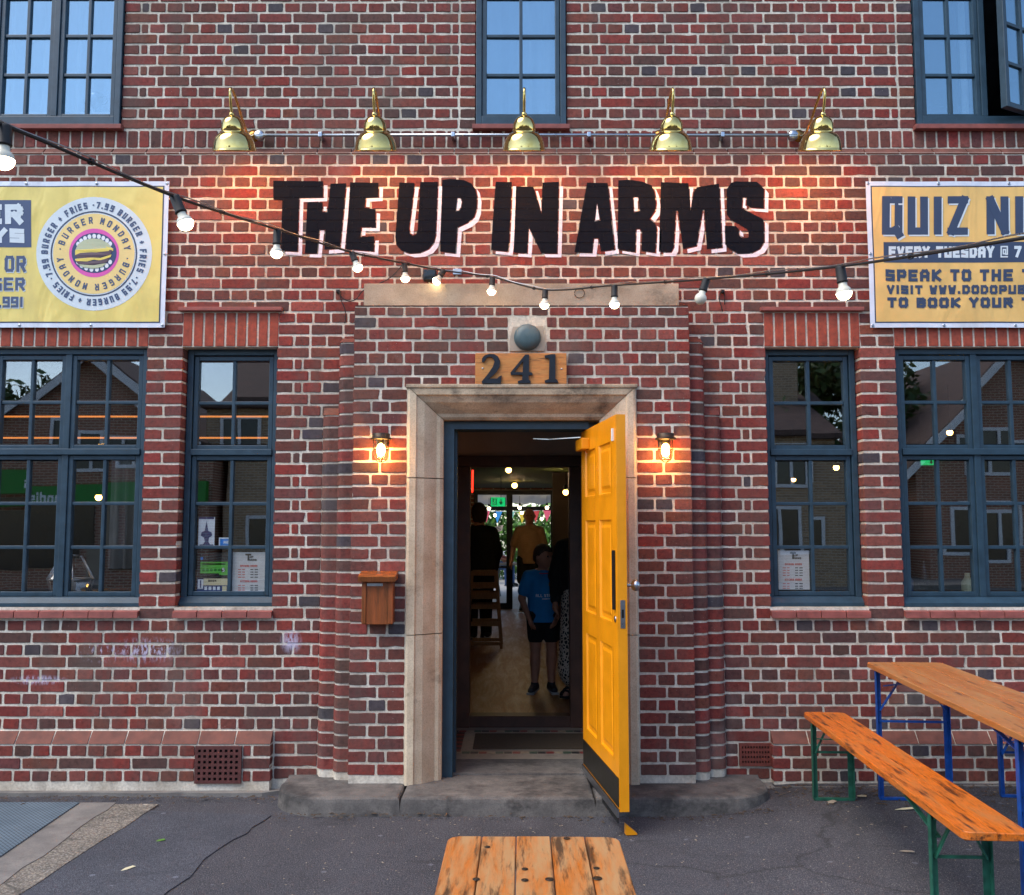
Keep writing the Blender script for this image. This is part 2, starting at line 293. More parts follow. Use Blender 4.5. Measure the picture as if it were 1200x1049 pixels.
pmat('white_trim', (214, 216, 218), .6, 0, .05, 5, 0); pmat('dark_glass', (26, 32, 38), .1, 0, .1, 3, 0); pmat('shop_green', (26, 128, 40), .5, 0, .06, 3, 0); pmat('pavement', (120, 118, 114), .9, 0, .15, 3, .2)
pmat('shop_blind', (140, 128, 112), .8, 0, .1, 3, 0); pmat('red_paint', (170, 30, 26), .4, 0, .1, 3, 0)

# ------------------------------------------------------------------ geometry helpers
class MB:
    def __init__(s): s.v, s.f, s.c, s.smooth = [], [], [], []
    def add(s, vs_, fs, c=None, sm=False):
        b = len(s.v); s.v += [tuple(x) for x in vs_]
        if c is not None: s.c += [c] * len(vs_)
        for f in fs: s.f.append([b + i for i in f]); s.smooth.append(sm)
        return s
    def box(s, x0, x1, y0, y1, z0, z1, c=None, bev=0):
        if bev:
            b = bev; vs_ = []; 
            bm = bmesh.new(); bmesh.ops.create_cube(bm, size=1)
            for q in bm.verts: q.co = Vector(((x0 + x1) / 2 + q.co.x * (x1 - x0), (y0 + y1) / 2 + q.co.y * (y1 - y0), (z0 + z1) / 2 + q.co.z * (z1 - z0)))
            bmesh.ops.bevel(bm, geom=bm.edges[:], offset=b, segments=2, affect='EDGES', profile=.6)
            bm.verts.index_update(); s.add([q.co[:] for q in bm.verts], [[q.index for q in f.verts] for f in bm.faces], c); bm.free(); return s
        return s.add([(x0, y0, z0), (x1, y0, z0), (x1, y1, z0), (x0, y1, z0), (x0, y0, z1), (x1, y0, z1), (x1, y1, z1), (x0, y1, z1)],
              [(0, 3, 2, 1), (4, 5, 6, 7), (0, 1, 5, 4), (1, 2, 6, 5), (2, 3, 7, 6), (3, 0, 4, 7)], c)
    def prism(s, pts, axis, a, b, c=None):
        """2-D outline pts extruded along axis from a to b; axis 'Y': pts are (x,z); 'Z': (x,y); 'X': (y,z)"""
        mk = {'Y': lambda p, t: (p[0], t, p[1]), 'Z': lambda p, t: (p[0], p[1], t), 'X': lambda p, t: (t, p[0], p[1])}[axis]
        n = len(pts); fs = [(i, (i + 1) % n, n + (i + 1) % n, n + i) for i in range(n)]
        tri = geometry.tessellate_polygon([[Vector((p[0], p[1], 0)) for p in pts]])
        return s.add([mk(p, a) for p in pts] + [mk(p, b) for p in pts], fs + [tuple(t) for t in tri] + [tuple(i + n for i in reversed(t)) for t in tri], c)
    def tube(s, pts, r, n=8, cap=True, c=None):
        pts = [Vector(p) for p in pts]; rs = r if isinstance(r, (list, tuple)) else [r] * len(pts)
        ref = Vector((0, 0, 1)); vs_ = []; prev = None
        for i, p in enumerate(pts):
            d = (pts[min(i + 1, len(pts) - 1)] - pts[max(i - 1, 0)]).normalized()
            if prev is None: a = d.cross(ref if abs(d.z) < .95 else Vector((1, 0, 0))).normalized()
            else: a = (prev - d * prev.dot(d)).normalized()
            prev = a; b = d.cross(a)
            for k in range(n): t = 2 * math.pi * k / n; vs_.append(p + (a * math.cos(t) + b * math.sin(t)) * rs[i])
        fs = [(i * n + k, i * n + (k + 1) % n, (i + 1) * n + (k + 1) % n, (i + 1) * n + k) for i in range(len(pts) - 1) for k in range(n)]
        if cap: fs += [tuple(reversed(range(n))), tuple(range((len(pts) - 1) * n, len(pts) * n))]
        return s.add(vs_, fs, c, True)
    def lathe(s, prof, o, ax=(0, 0, 1), n=24, sm=True):
        ax = Vector(ax).normalized(); a = ax.cross(Vector((0, 1, 0)) if abs(ax.y) < .9 else Vector((1, 0, 0))).normalized(); b = ax.cross(a); o = Vector(o); vs_ = []
        for r, h in prof:
            for k in range(n): t = 2 * math.pi * k / n; vs_.append(o + ax * h + (a * math.cos(t) + b * math.sin(t)) * r)
        m = len(prof)
        return s.add(vs_, [(i * n + k, i * n + (k + 1) % n, (i + 1) * n + (k + 1) % n, (i + 1) * n + k) for i in range(m - 1) for k in range(n)], None, sm)
    def bar(s, p, q, w_, h_, up=(0, 0, 1)):
        p, q = Vector(p), Vector(q); d = (q - p).normalized(); a = d.cross(Vector(up)).normalized() * w_ / 2; b = a.cross(d).normalized() * h_ / 2
        return s.add([p - a - b, p + a - b, p + a + b, p - a + b, q - a - b, q + a - b, q + a + b, q - a + b], [(0, 1, 2, 3), (7, 6, 5, 4), (0, 4, 5, 1), (1, 5, 6, 2), (2, 6, 7, 3), (3, 7, 4, 0)])
    def sphere(s, o, r, n=16, m=10, sc3=(1, 1, 1)):
        prof = [(r * math.sin(math.pi * i / m) + 1e-5, -r * math.cos(math.pi * i / m)) for i in range(m + 1)]
        b = len(s.v); s.lathe(prof, (0, 0, 0), n=n)
        for i in range(b, len(s.v)): x, y, z = s.v[i]; s.v[i] = (o[0] + x * sc3[0], o[1] + y * sc3[1], o[2] + z * sc3[2])
        return s
    def mesh(s, name, m):
        me = bpy.data.meshes.new(name); me.from_pydata(s.v, [], s.f); 
        if s.c and len(s.c) == len(s.v):
            at_ = me.color_attributes.new('col', 'FLOAT_COLOR', 'POINT'); at_.data.foreach_set('color', [x for c in s.c for x in (*c, 1)][: len(s.v) * 4])
        me.materials.append(MATS[m]); me.polygons.foreach_set('use_smooth', s.smooth); me.update(); return me
    def build(s, name, m, parent=None):
        return link(name, s.mesh(name, m), parent)
def fix_normals(me):
    bm = bmesh.new(); bm.from_mesh(me); bmesh.ops.recalc_face_normals(bm, faces=bm.faces[:]); bm.to_mesh(me); bm.free()
def link(name, data, parent=None):
    o = bpy.data.objects.new(name, data); col.objects.link(o)
    if parent is not None:
        o.parent = parent
        if parent.type == 'EMPTY' and not parent.get('_local'): o.matrix_parent_inverse = Matrix.Translation(-parent.location)
    return o
def thing(name, label, cat, loc=(0, 0, 0), group=None, local=False, rz=0):
    o = bpy.data.objects.new(name, None); col.objects.link(o); o.location = loc; o.rotation_euler = (0, 0, rz); o.empty_display_size = .1
    tag(o, label, cat, group)
    if local: o['_local'] = 1
    return o
def tag(o, label, cat, group=None):
    o['label'] = label; o['category'] = cat
    if group: o['group'] = group
    return o
def struct(o, kind='structure'): o['kind'] = kind; return o
def B(name, m, parent, *box, bev=0): return MB().box(*box, bev=bev).build(name, m, parent)

# ------------------------------------------------------------------ layout of the facade (metres)
XC = .06; C = .0756; Z0 = .373                      # centre line, course height, course datum
def zk(k): return Z0 + C * k
WIN_N = (1.5745, 2.182); WIN_B = (2.414, 3.95)      # narrow and wide windows, distance from XC
EDGE = 4.75; PIER = 1.045; ST2 = 1.155; ST1 = 1.265; PY, S2Y, S1Y = -.21, -.14, -.07
STONE = .70; OPEN = .49; DOORTOP = 2.30; UY = .05; UZ, UC = 4.2675, .0737
ground = MB()
def gz(x, y):
    def ss(a, b, t): t = max(0, min(1, (t - a) / (b - a))); return t * t * (3 - 2 * t)
    return (.065 * ss(.95, 1.75, x)) * ss(-9, -5, y) * (1 - ss(4, 8, abs(x) - 0))
xs = [-300, -60, -20, -12, -8] + [-6 + .25 * i for i in range(49)] + [8, 12, 20, 60, 300]; ys = [-400, -80, -40, -16, -10] + [-9 + .3 * i for i in range(31)] + [.25]
ground.add([(x, y, gz(x, y)) for y in ys for x in xs], [(j * len(xs) + i, j * len(xs) + i + 1, (j + 1) * len(xs) + i + 1, (j + 1) * len(xs) + i) for j in range(len(ys) - 1) for i in range(len(xs) - 1)], None, True)
struct(ground.build('ground', 'asphalt'))

# ------------------------------------------------------------------ the pub: mortar shell, bricks
pub = thing('pub_building', 'red brick pub front with blue windows, black lettering and a stone framed doorway', 'building', (XC, 0, 0))
shell = MB(); REC = .0045
def sheet(xs, zs, solid, Y, depth):
    """mortar face at Y with reveals running back to depth round the voids"""
    nx, nz = len(xs) - 1, len(zs) - 1
    ok = lambda i, j: 0 <= i < nx and 0 <= j < nz and solid((xs[i] + xs[i + 1]) / 2, (zs[j] + zs[j + 1]) / 2)
    for i in range(nx):
        for j in range(nz):
            if not ok(i, j): continue
            a, b, c, d = xs[i], xs[i + 1], zs[j], zs[j + 1]
            shell.add([(a, Y, c), (b, Y, c), (b, Y, d), (a, Y, d)], [(0, 1, 2, 3)])
            for (di, dj, p, q) in ((-1, 0, (a, c), (a, d)), (1, 0, (b, d), (b, c)), (0, -1, (b, c), (a, c)), (0, 1, (a, d), (b, d))):
                if not ok(i + di, j + dj): shell.add([(p[0], Y, p[1]), (q[0], Y, q[1]), (q[0], depth, q[1]), (p[0], depth, p[1])], [(0, 1, 2, 3)])
def in_win(x, z, grow=0):
    d = abs(x - XC)
    return zk(10) - grow < z < zk(32) + grow and (WIN_N[0] - grow < d < WIN_N[1] + grow or WIN_B[0] - grow < d < WIN_B[1] + grow)
sx = sorted([XC + s * q for s in (-1, 1) for q in (EDGE, WIN_B[0] - .006, WIN_B[1] + .006, WIN_N[0] - .006, WIN_N[1] + .006, .6)])
sheet(sx, [-.05, zk(10), 2.40, zk(32), 4.09], lambda x, z: not (in_win(x, z) or (abs(x - XC) < .6 and z < 2.40)), REC, .3)
UW = [(-3.95, -2.66), (-.3025, .3025), (2.625, 3.95)]          # upper windows relative to XC
UZ0, UZ1 = 4.29, 5.56
sheet(sorted([XC - EDGE, XC + EDGE] + [XC + q for p in UW for q in (p[0] - .006, p[1] + .006)]), [4.06, UZ0, UZ1, 6.4], lambda x, z: not (UZ0 < z < UZ1 and any(a - .004 < x - XC < b + .004 for a, b in UW)), UY + REC, .3)
# doorway projection and its stepped sides
shell.prism([(XC - PIER + .005, PY + REC), (XC - STONE, PY + REC), (XC - STONE, .02), (XC - PIER + .005, .02)], 'Z', .06, zk(28))
shell.prism([(XC + STONE, PY + REC), (XC + PIER - .005, PY + REC), (XC + PIER - .005, .02), (XC + STONE, .02)], 'Z', .06, zk(28))
shell.box(XC - PIER + .005, XC + PIER - .005, PY + REC, .02, zk(28), zk(34) + .062)
BR, PIECES = [], []          # rectangular bricks: (x0,x1,z0,z1,Y,depth)
J = .0074
def rect(x0, x1, z0, z1, Y, depth=.02): BR.append((x0 + J, x1 - J, z0 + J, z1 - J, Y, depth))
def lay(a, b, k_header, z0, z1, Y, phase=None, ends=(0, 0)):
    """one course of English bond between a and b"""
    pieces = []
    if phase is not None:
        u = .1128 if k_header else .2256; n = math.floor((a - phase) / u); x = phase + n * u; cuts = [a]
        while x < b - .03:
            if x > a + .035: cuts.append(x)
            x += u
        cuts.append(b)
        if len(cuts) > 2 and cuts[-1] - cuts[-2] < .035: cuts.pop(-2)
    elif k_header:
        w_ = b - a; L = []; Rr = []
        if ends[0] == 1 and w_ > .28: L = [.108, .056]
        if ends[1] == 1 and (w_ > .5 or (not L and w_ > .28)): Rr = [.056, .108]
        rest = w_ - sum(L) - sum(Rr); n = max(1, round(rest / .1128)); cuts = [a]
        for q in L + [rest / n] * n + Rr: cuts.append(cuts[-1] + q)
    else:
        w_ = b - a; n2 = max(1, round(w_ / .1128)); u = w_ / n2; cuts = [a]; left = n2
        if n2 == 3 and .2 in ends: cuts += [a + w_ / 2, b]; left = 0
        while left: s = 2 if left >= 2 else 1; cuts.append(cuts[-1] + u * s); left -= s
        if ends[1] == 1 and not ends[0]: cuts = [a + b - q for q in reversed(cuts)]
    for i in range(len(cuts) - 1):
        d = .02; e0, e1 = i == 0 and ends[0], i == len(cuts) - 2 and ends[1]
        if e0 or e1: d = max(ends)  if max(ends) != 1 else .11
        rect(cuts[i] - (J if e0 else 0), cuts[i + 1] + (J if e1 else 0), z0, z1, Y, d)
PH_S = at(34.2, 806, 0).x; PH_H = at(24.5, 820, 0).x
for k in range(-4, 49):
    z0, z1 = zk(k), zk(k + 1); zm = (z0 + z1) / 2; hd = k % 2 == 0
    inner = ST1 if zm < 2.339 else ST2 if zm < 2.79 else PIER if zm < zk(34) else None
    for s in (-1, 1):
        if k < 0:       # plinth ends; wall face shows between plinth and steps
            a, b = 1.545, ST1
            lo, hi = sorted((XC + s * a, XC + s * b)); lay(lo, hi, hd, z0, z1, 0); continue
        holes = []
        if 10 <= k < 32 or k == 9 or 32 <= k < 35: holes = [WIN_N, WIN_B]
        edges = [inner if inner else 0]
        for h in holes: edges += list(h)
        edges.append(EDGE)
        if inner is None and not holes and s == 1: continue
        if inner is None and not holes:
            segs = [(-EDGE, EDGE)]
            if k == 34 or k == 35 or k == 36:
                st = (-1.005, 1.005); segs = [(-EDGE, st[0]), (st[1], EDGE)]
            for a, b in segs: lay(XC + a, XC + b, hd, z0 if k != 35 else z0, z1, 0, PH_H if hd else PH_S)
            continue
        if inner is None: edges[0] = 1.005
        for i in range(0, len(edges) - 1, 2):
            a, b = edges[i], edges[i + 1]; lo, hi = sorted((XC + s * a, XC + s * b)); wide = b - a > .6 and b < EDGE
            e0, e1 = (i > 0), (i + 1 < len(edges) - 1)
            if s < 0: e0, e1 = e1, e0
            if 10 <= k < 32: lay(lo, hi, hd, z0, z1, 0, None, (e0, e1))
            elif b == EDGE and not holes: lay(lo, hi, hd, z0, z1, 0, PH_H if hd else PH_S)
            else: lay(lo, hi, hd, z0, z1, 0, None if b < EDGE else (PH_H if hd else PH_S))
for k in range(-3, 34):                         # doorway projection
    z0, z1 = zk(k), zk(k + 1); hd = k % 2 == 0
    if zk(k + .5) < zk(28):
        for s in (-1, 1): lo, hi = sorted((XC + s * PIER, XC + s * (STONE + .004))); lay(lo, hi, hd, z0, z1, PY, None, (.2 if s < 0 else 0, .2 if s > 0 else 0))
    else: lay(XC - PIER, XC + PIER, hd, z0, z1, PY, XC - (.0564 if hd else 0), (.2, .2))
lay(XC - PIER, XC + PIER, True, zk(34), zk(34) + .064, PY, XC - .0564, (.2, .2))
for k in range(0, 29):                          # upper storey
    z0, z1 = UZ + UC * k, UZ + UC * (k + 1); hd = k % 2 == 1
    if z0 > UZ1: lay(XC - EDGE, XC + EDGE, hd, z0, z1, UY, XC); continue
    for a, b in ((-EDGE, UW[0][0]), (UW[0][1], UW[1][0]), (UW[1][1], UW[2][0]), (UW[2][1], EDGE)):
        lay(XC + a, XC + b, hd, z0, z1, UY, None, (a > -EDGE, b < EDGE))
for s in (-1, 1):                               # plinth
    for k in range(-4, -1):
        lo, hi = sorted((XC + s * 1.545, XC + s * EDGE)); lay(lo, hi, k % 2 == 0, zk(k), zk(k + 1), -.06, (PH_H if k % 2 == 0 else PH_S), (.06 if s > 0 else 0, .06 if s < 0 else 0))
    lo, hi = sorted((XC + s * 1.551, XC + s * EDGE)); shell.box(lo, hi, -.06 + REC, .02, -.05, zk(-1)); 
    shell.add([(lo, -.06 + REC, zk(-1)), (hi, -.06 + REC, zk(-1)), (hi, REC, zk(0)), (lo, REC, zk(0)), (lo, .02, zk(-1)), (lo, .02, zk(0)), (hi, .02, zk(-1)), (hi, .02, zk(0))], [(0, 1, 2, 3), (0, 3, 5, 4), (1, 6, 7, 2)])
VENTS = [(256, 896, 54, 42, -.06), (885, 884, 38, 26, 0)]
vent_r = []
for (px, py, ww, hh, Y) in VENTS:
    c = at(px, py, Y); sw = ww / 189; sh = hh / 189; vent_r.append((c.x - sw / 2, c.x + sw / 2, c.z - sh / 2, c.z + sh / 2, Y))
def cut_for(r, Y, hole):
    x0, x1, z0, z1, y, d = r
    if abs(y - Y) > .001 or x1 <= hole[0] or x0 >= hole[1] or z1 <= hole[2] + .01 or z0 >= hole[3] - .01: return [r]
    out = []
    if hole[0] - x0 > .03: out.append((x0, hole[0] - J, z0, z1, y, d))
    if x1 - hole[1] > .03: out.append((hole[1] + J, x1, z0, z1, y, d))
    return out
for v_ in vent_r: BR = [q for r in BR for q in cut_for(r, v_[4], v_)]
bell = at(618, 396, PY); BR = [q for r in BR for q in cut_for(r, PY, (bell.x - .115, bell.x + .115, bell.z - .075, bell.z + .08))]

PAL = [((122, 58, 51), 28), ((114, 63, 54), 22), ((132, 56, 49), 16), ((122, 68, 55), 12), ((106, 60, 56), 12), ((92, 61, 55), 8), ((74, 67, 72), 5), ((136, 72, 62), 5)]
def pick_col(stretch):
    pal = [(c, w_ * (.06 if stretch and c[0] < 75 else 1)) for c, w_ in PAL]; t = rnd.random() * sum(w_ for _, w_ in pal)
    for c, w_ in pal:
        t -= w_
        if t <= 0: break
    j = rnd.uniform(.84, 1.12); return tuple(x * j * rnd.uniform(.95, 1.05) for x in lin(c))
def brick_geo(mb, x0, x1, z0, z1, Y, depth, c, rr):
    e = .0022; ch = .005; jx = lambda a=.0016: rr.uniform(-a, a)
    n = max(1, round((x1 - x0) / .07)); out = []
    bot = [(x0 + ch, z0 + jx())] + [(x0 + (x1 - x0) * i / (n + 1) + jx(), z0 + jx()) for i in range(1, n + 1)] + [(x1 - ch, z0 + jx())]
    top = [(x1 - ch, z1 + jx())] + [(x1 - (x1 - x0) * i / (n + 1) + jx(), z1 + jx()) for i in range(1, n + 1)] + [(x0 + ch, z1 + jx())]
    out = bot + [(x1 + jx(), z0 + ch), (x1 + jx(), z1 - ch)] + top + [(x0 + jx(), z1 - ch), (x0 + jx(), z0 + ch)]
    if rr.random() < .1: i = rr.randrange(len(out)); q = out[i]; cx_, cz_ = (x0 + x1) / 2, (z0 + z1) / 2; out[i] = (q[0] + (cx_ - q[0]) * .09, q[1] + (cz_ - q[1]) * .16)
    m = len(out); cx_, cz_ = (x0 + x1) / 2, (z0 + z1) / 2; tl, tt, dy = rr.uniform(-.012, .012), rr.uniform(-.02, .02), rr.uniform(-.0012, .0016)
    yy = lambda p: Y + dy + (p[0] - cx_) * tl + (p[1] - cz_) * tt
    ins = [(p[0] + (e if p[0] < cx_ else -e), p[1] + (e if p[1] < cz_ else -e)) for p in out]
    vs_ = [(p[0], yy(p), p[1]) for p in ins] + [(p[0], yy(p) + e, p[1]) for p in out] + [(p[0], Y + depth, p[1]) for p in out]
    fs = [tuple(range(m))] + [(a + i, a + m + i, a + m + (i + 1) % m, a + (i + 1) % m) for a in (0, m) for i in range(m)]
    mb.add(vs_, fs, c)
# the 300 bricks that show largest are parts of their own; the rest is one part
def shown(r):
    x, z = (r[0] + r[1]) / 2, (r[2] + r[3]) / 2; p = proj((x, r[4], z)); a = proj((r[0], r[4], r[2])); b = proj((r[1], r[4], r[3]))
    if not (22 < p[0] < 1178 and 8 < p[1] < 1041): return 0
    for (l, t, rr_, bt) in ((0, 208, 205, 388), (1010, 208, 1200, 388), (315, 208, 905, 303), (940, 770, 1200, 935), (415, 668, 466, 735), (680, 480, 745, 965), (553, 380, 668, 452)):
        if l < p[0] < rr_ and t < p[1] < bt: return 0
    return abs((b[0] - a[0]) * (b[1] - a[1]))
order = sorted(range(len(BR)), key=lambda i: -shown(BR[i])); solo = set(i for i in order[:300])
mort = shell.build('wall', 'mortar', pub)
rest = MB(); VAR = {}
def variant(L, H, dp):
    key = (round(L / .02), dp); VAR.setdefault(key, [])
    if len(VAR[key]) < 14:
        mb = MB(); Lr = max(1, key[0]) * .02; brick_geo(mb, -Lr / 2, Lr / 2, -.0325, .0325, 0, dp, pick_col(Lr > .15), rnd); VAR[key].append((Lr, mb.mesh('brick', 'brick')))
        return VAR[key][-1]
    return rnd.choice(VAR[key])
for i, r in enumerate(BR):
    x0, x1, z0, z1, Y, d = r
    if x1 - x0 < .012: continue
    if i in solo:
        Lr, me = variant(x1 - x0, z1 - z0, d); o = link('brick', me, mort); o.location = ((x0 + x1) / 2, Y, (z0 + z1) / 2); o.scale = ((x1 - x0) / Lr, 1, (z1 - z0) / .065)
    else: brick_geo(rest, x0, x1, z0, z1, Y, d, pick_col(x1 - x0 > .15), rnd)
# special bricks: rounded step bricks, chamfers, rowlocks, soldiers, sills
def bull(s, inner, outer, Y, back, ktop, kbot=-3):
    """one bull-nosed step of the doorway's stepped side"""
    def outl(ins, rr=.05):
        a, b = inner - .02, outer - ins; yf = Y + ins; pts = [(a, yf)]
        for i in range(6): t = math.pi / 2 * i / 5; pts.append((b - rr + rr * math.sin(t), yf + rr - rr * math.cos(t)))
        pts += [(b, back), (a, back)]; pts = [(XC + s * p[0], p[1]) for p in pts]
        return pts if s > 0 else list(reversed(pts))
    MB().prism(outl(.005), 'Z', .1, zk(ktop)).build('step_mortar', 'mortar', pub)
    for k in range(kbot, ktop): rest.prism([(p[0], p[1] + rnd.uniform(-.001, .001)) for p in outl(0)], 'Z', zk(k) + J, zk(k + 1) - J, pick_col(False))
    top = outl(0); n = len(top)       # weathered cap sloping back to the face above
    rest.add([(p[0], p[1], zk(ktop) + .002) for p in top] + [(p[0], max(p[1], back - .01), zk(ktop) + .055) for p in top], [(i, (i + 1) % n, n + (i + 1) % n, n + i) for i in range(n)] + [tuple(range(n, 2 * n))], pick_col(False))
for s in (-1, 1):
    bull(s, PIER, ST2, S2Y, .01, 32); bull(s, ST2, ST1, S1Y, .01, 26)
def slope_brick(x0, x1, z0, z1, ya, yb, m, name, skew=0, parent=None):
    mb = MB(); x0 += .004; x1 -= .004; a = (x0, ya, z0 + .004); vs_ = [(x0, ya, z0 + .005), (x1, ya, z0 + .005), (x1 + skew, yb, z1 - .005), (x0 + skew, yb, z1 - .005), (x0, .3, z0 + .005), (x1, .3, z0 + .005), (x1 + skew, .3, z1 - .005), (x0 + skew, .3, z1 - .005)]
    mb.add(vs_, [(0, 1, 2, 3), (4, 0, 3, 7), (1, 5, 6, 2), (3, 2, 6, 7), (4, 5, 1, 0)]); return mb.build(name, m, parent or mort)
for s in (-1, 1):
    x = 1.545; 
    while x < 3.6:
        lo, hi = sorted((XC + s * x, XC + s * (x + .2256))); slope_brick(lo, hi, zk(-1), zk(0), -.06 - .002, -.003, 'chamfer_brick', 'chamfer_brick', 0); x += .2256
x = XC - 3.6
while x < XC + 3.6: slope_brick(x, x + .2256, zk(49) - .003, 4.137, -.004, UY - .004, 'chamfer_brick', 'string_course_brick'); x += .2256
x = XC - 3.6
while x < XC + 3.6:
    rest.c; brick_geo(rest, x + .0065, x + .0692, 4.144, 4.256, UY - .001, .03, pick_col(True), rnd); x += .0757
x = XC - PIER                                        # sloped headers over the doorway projection
while x < XC + PIER - .02:
    w_ = .1161; slope_brick(x, x + w_, zk(34) + .064, 3.045, PY - .0, -.1, 'chamfer_brick', 'weathering_brick'); x += w_
for s in (-1, 1):
    for (a, b), nm in ((WIN_N, 9), (WIN_B, 20)):
        lo, hi = sorted((XC + s * a, XC + s * b)); n = round((hi - lo + (.04 if nm == 9 else 0)) / .0735); lo2, hi2 = lo - .01, hi + .01; u = (hi2 - lo2) / n
        shell2 = None
        for i in range(n):
            xa, xb = lo2 + u * i + .0068, lo2 + u * (i + 1) - .0068; j = rnd.uniform(-.001, .002)
            if xa < -3.55 or xb > 3.6: pass
            MB().box(xa, xb, -.002 + j, .12, zk(32) + .003 + rnd.uniform(0, .003), zk(35) - .004, bev=.003).build('soldier_brick', 'soldier', mort)
        m_ = max(2, round((hi - lo) / .152)); u = (hi - lo + .02) / m_
        for i in range(m_):
            xa, xb = lo - .01 + u * i + .003, lo - .01 + u * (i + 1) - .003; sk = -.02 * s * 0
            MB().add([(xa, -.032, zk(9) + .012), (xb, -.032, zk(9) + .012), (xb, .1, zk(10) - .012), (xa, .1, zk(10) - .012), (xa, -.03, zk(9) + .05), (xb, -.03, zk(9) + .05), (xb, .1, zk(10) + .002), (xa, .1, zk(10) + .002)],
                     [(0, 3, 2, 1), (4, 5, 6, 7), (0, 1, 5, 4), (1, 2, 6, 5), (2, 3, 7, 6), (3, 0, 4, 7)]).build('sill_tile', 'sill_tile', mort)
    lo, hi = sorted((XC + s * (WIN_N[0] - .03), XC + s * (WIN_N[1] + .03))); MB().box(lo, hi, -.03, .01, zk(35) + .004, zk(35) + .03, bev=.005).build('drip_course', 'sill_tile', mort)
ro = rest.build('bricks', 'brick', mort); struct(ro, 'stuff'); fix_normals(ro.data)
# stone slab above the doorway
MB().box(XC - 1.005, XC + 1.005, -.1, .02, 3.022, 3.183, bev=.006).build('stone_slab', 'slab_stone', pub)
# stone door surround: moulded jambs and head, mitred
PROF = [(0, 0.0, .01), (0, -.002, -.235), (.012, .012, -.243), (.05, .05, -.243), (.058, .058, -.232), (.075, .075, -.225), (.10, .10, -.215), (.14, .14, -.18), (.17, .17, -.15), (.192, .192, -.146), (.21, .21, -.13), (.21, .21, .02)]
prof = [(p[1], p[2]) for p in PROF]
def jamb(s, z0, z1a, mitre, name, m):
    mb = MB(); n = len(prof)
    bot = [(XC + s * (STONE - d), y, z0) for d, y in prof]; top = [(XC + s * (STONE - d), y, (2.49 - d * .19 / .21) if mitre else z1a) for d, y in prof]
    mb.add(bot + top, [(i, i + 1, n + i + 1, n + i) for i in range(n - 1)] + [tuple(range(n)), tuple(range(n, 2 * n))]); o = mb.build(name, m, surround); fix_normals(o.data); return o
surround = MB().box(XC - .68, XC - .52, -.05, .05, .12, 2.3).box(XC + .52, XC + .68, -.05, .05, .12, 2.3).box(XC - .66, XC + .66, -.05, .05, 2.32, 2.47).build('door_surround', 'door_stone', pub)
for s in (-1, 1):
    jamb(s, .1, .98, False, 'jamb_stone', 'door_stone'); jamb(s, .986, 1.93, False, 'jamb_stone', 'door_stone'); jamb(s, 1.936, 2.3, True, 'jamb_stone', 'door_stone')
mb = MB(); n = len(prof); L_ = [(XC - STONE + d + .002, y, 2.492 - d * .19 / .21) for d, y in prof]; Rr = [(XC + STONE - d - .002, y, 2.492 - d * .19 / .21) for d, y in prof]
mb.add(L_ + Rr, [(i, i + 1, n + i + 1, n + i) for i in range(n - 1)] + [tuple(range(n)), tuple(range(n, 2 * n))]); o = mb.build('lintel_stone', 'lintel_stone', surround); fix_normals(o.data)
MB().box(XC - .715, XC + .715, -.25, -.1, 2.488, 2.512, bev=.006).build('drip_moulding', 'lintel_stone', surround)

# ------------------------------------------------------------------ door frame, door
fr = MB().box(XC - OPEN, XC - .425, -.075, .11, .105, DOORTOP).box(XC + .425, XC + OPEN, -.02, .11, .105, DOORTOP).box(XC - .425, XC + .425, -.075, .11, 2.25, DOORTOP)
fr.box(XC - .425, XC - .41, .0, .08, .105, 2.25)
door_frame = fr.build('door_frame', 'frame_paint', pub)
HX, HY = .475, .085; FX, FY = .594, -.885
door = thing('front_door', 'yellow six panel front door standing open on the doorstep', 'door', (HX, HY, .105), local=True, rz=math.atan2(FY - HY, FX - HX))
DW, DH, DT = .97, 2.14, .052; KX, KZ = .97 / .9, 2.14 / 2.085
# local: x along leaf from hinge, y thickness (visible face at y=0 side toward -x world = local -y?), z up
VF = -1                                              # visible face on local -y
def dbox(name, m, x0, x1, y0, y1, z0, z1, par=None, bev=0): return MB().box(x0, x1, y0, y1, z0, z1, bev=bev).build(name, m, par or door)
PAN = []
for (za, zb) in ((1.70 / KZ, 2.02 / KZ), (.99 / KZ, 1.585 / KZ), (.27 / KZ, .887 / KZ)):
    for (xa, xb) in ((.10, .405), (.475, .79)): PAN.append((xa * KX, xb * KX, za * KZ, zb * KZ))
leaf = MB(); xsd = [0] + [q * KX for q in (.10, .405, .475, .79)] + [DW]; zsd = [.03] + [.27, .887, .99, 1.585, 1.70, 2.02] + [DH]
for i in range(len(xsd) - 1):
    for j in range(len(zsd) - 1):
        if i in (1, 3) and j in (1, 3, 5): leaf.box(xsd[i], xsd[i + 1], -.016, .016, zsd[j], zsd[j + 1])
        else: leaf.box(xsd[i], xsd[i + 1], -DT / 2, DT / 2, zsd[j], zsd[j + 1])
lf = leaf.build('door_leaf', 'door_yellow', door)
bm = bmesh.new(); bm.from_mesh(lf.data); bmesh.ops.remove_doubles(bm, verts=bm.verts[:], dist=1e-4)
fs_int = [f for f in bm.faces if len([1 for e in f.edges if len(e.link_faces) > 2]) == 4 and all(len(e.link_faces) > 2 for e in f.edges)]
bm.to_mesh(lf.data); bm.free()
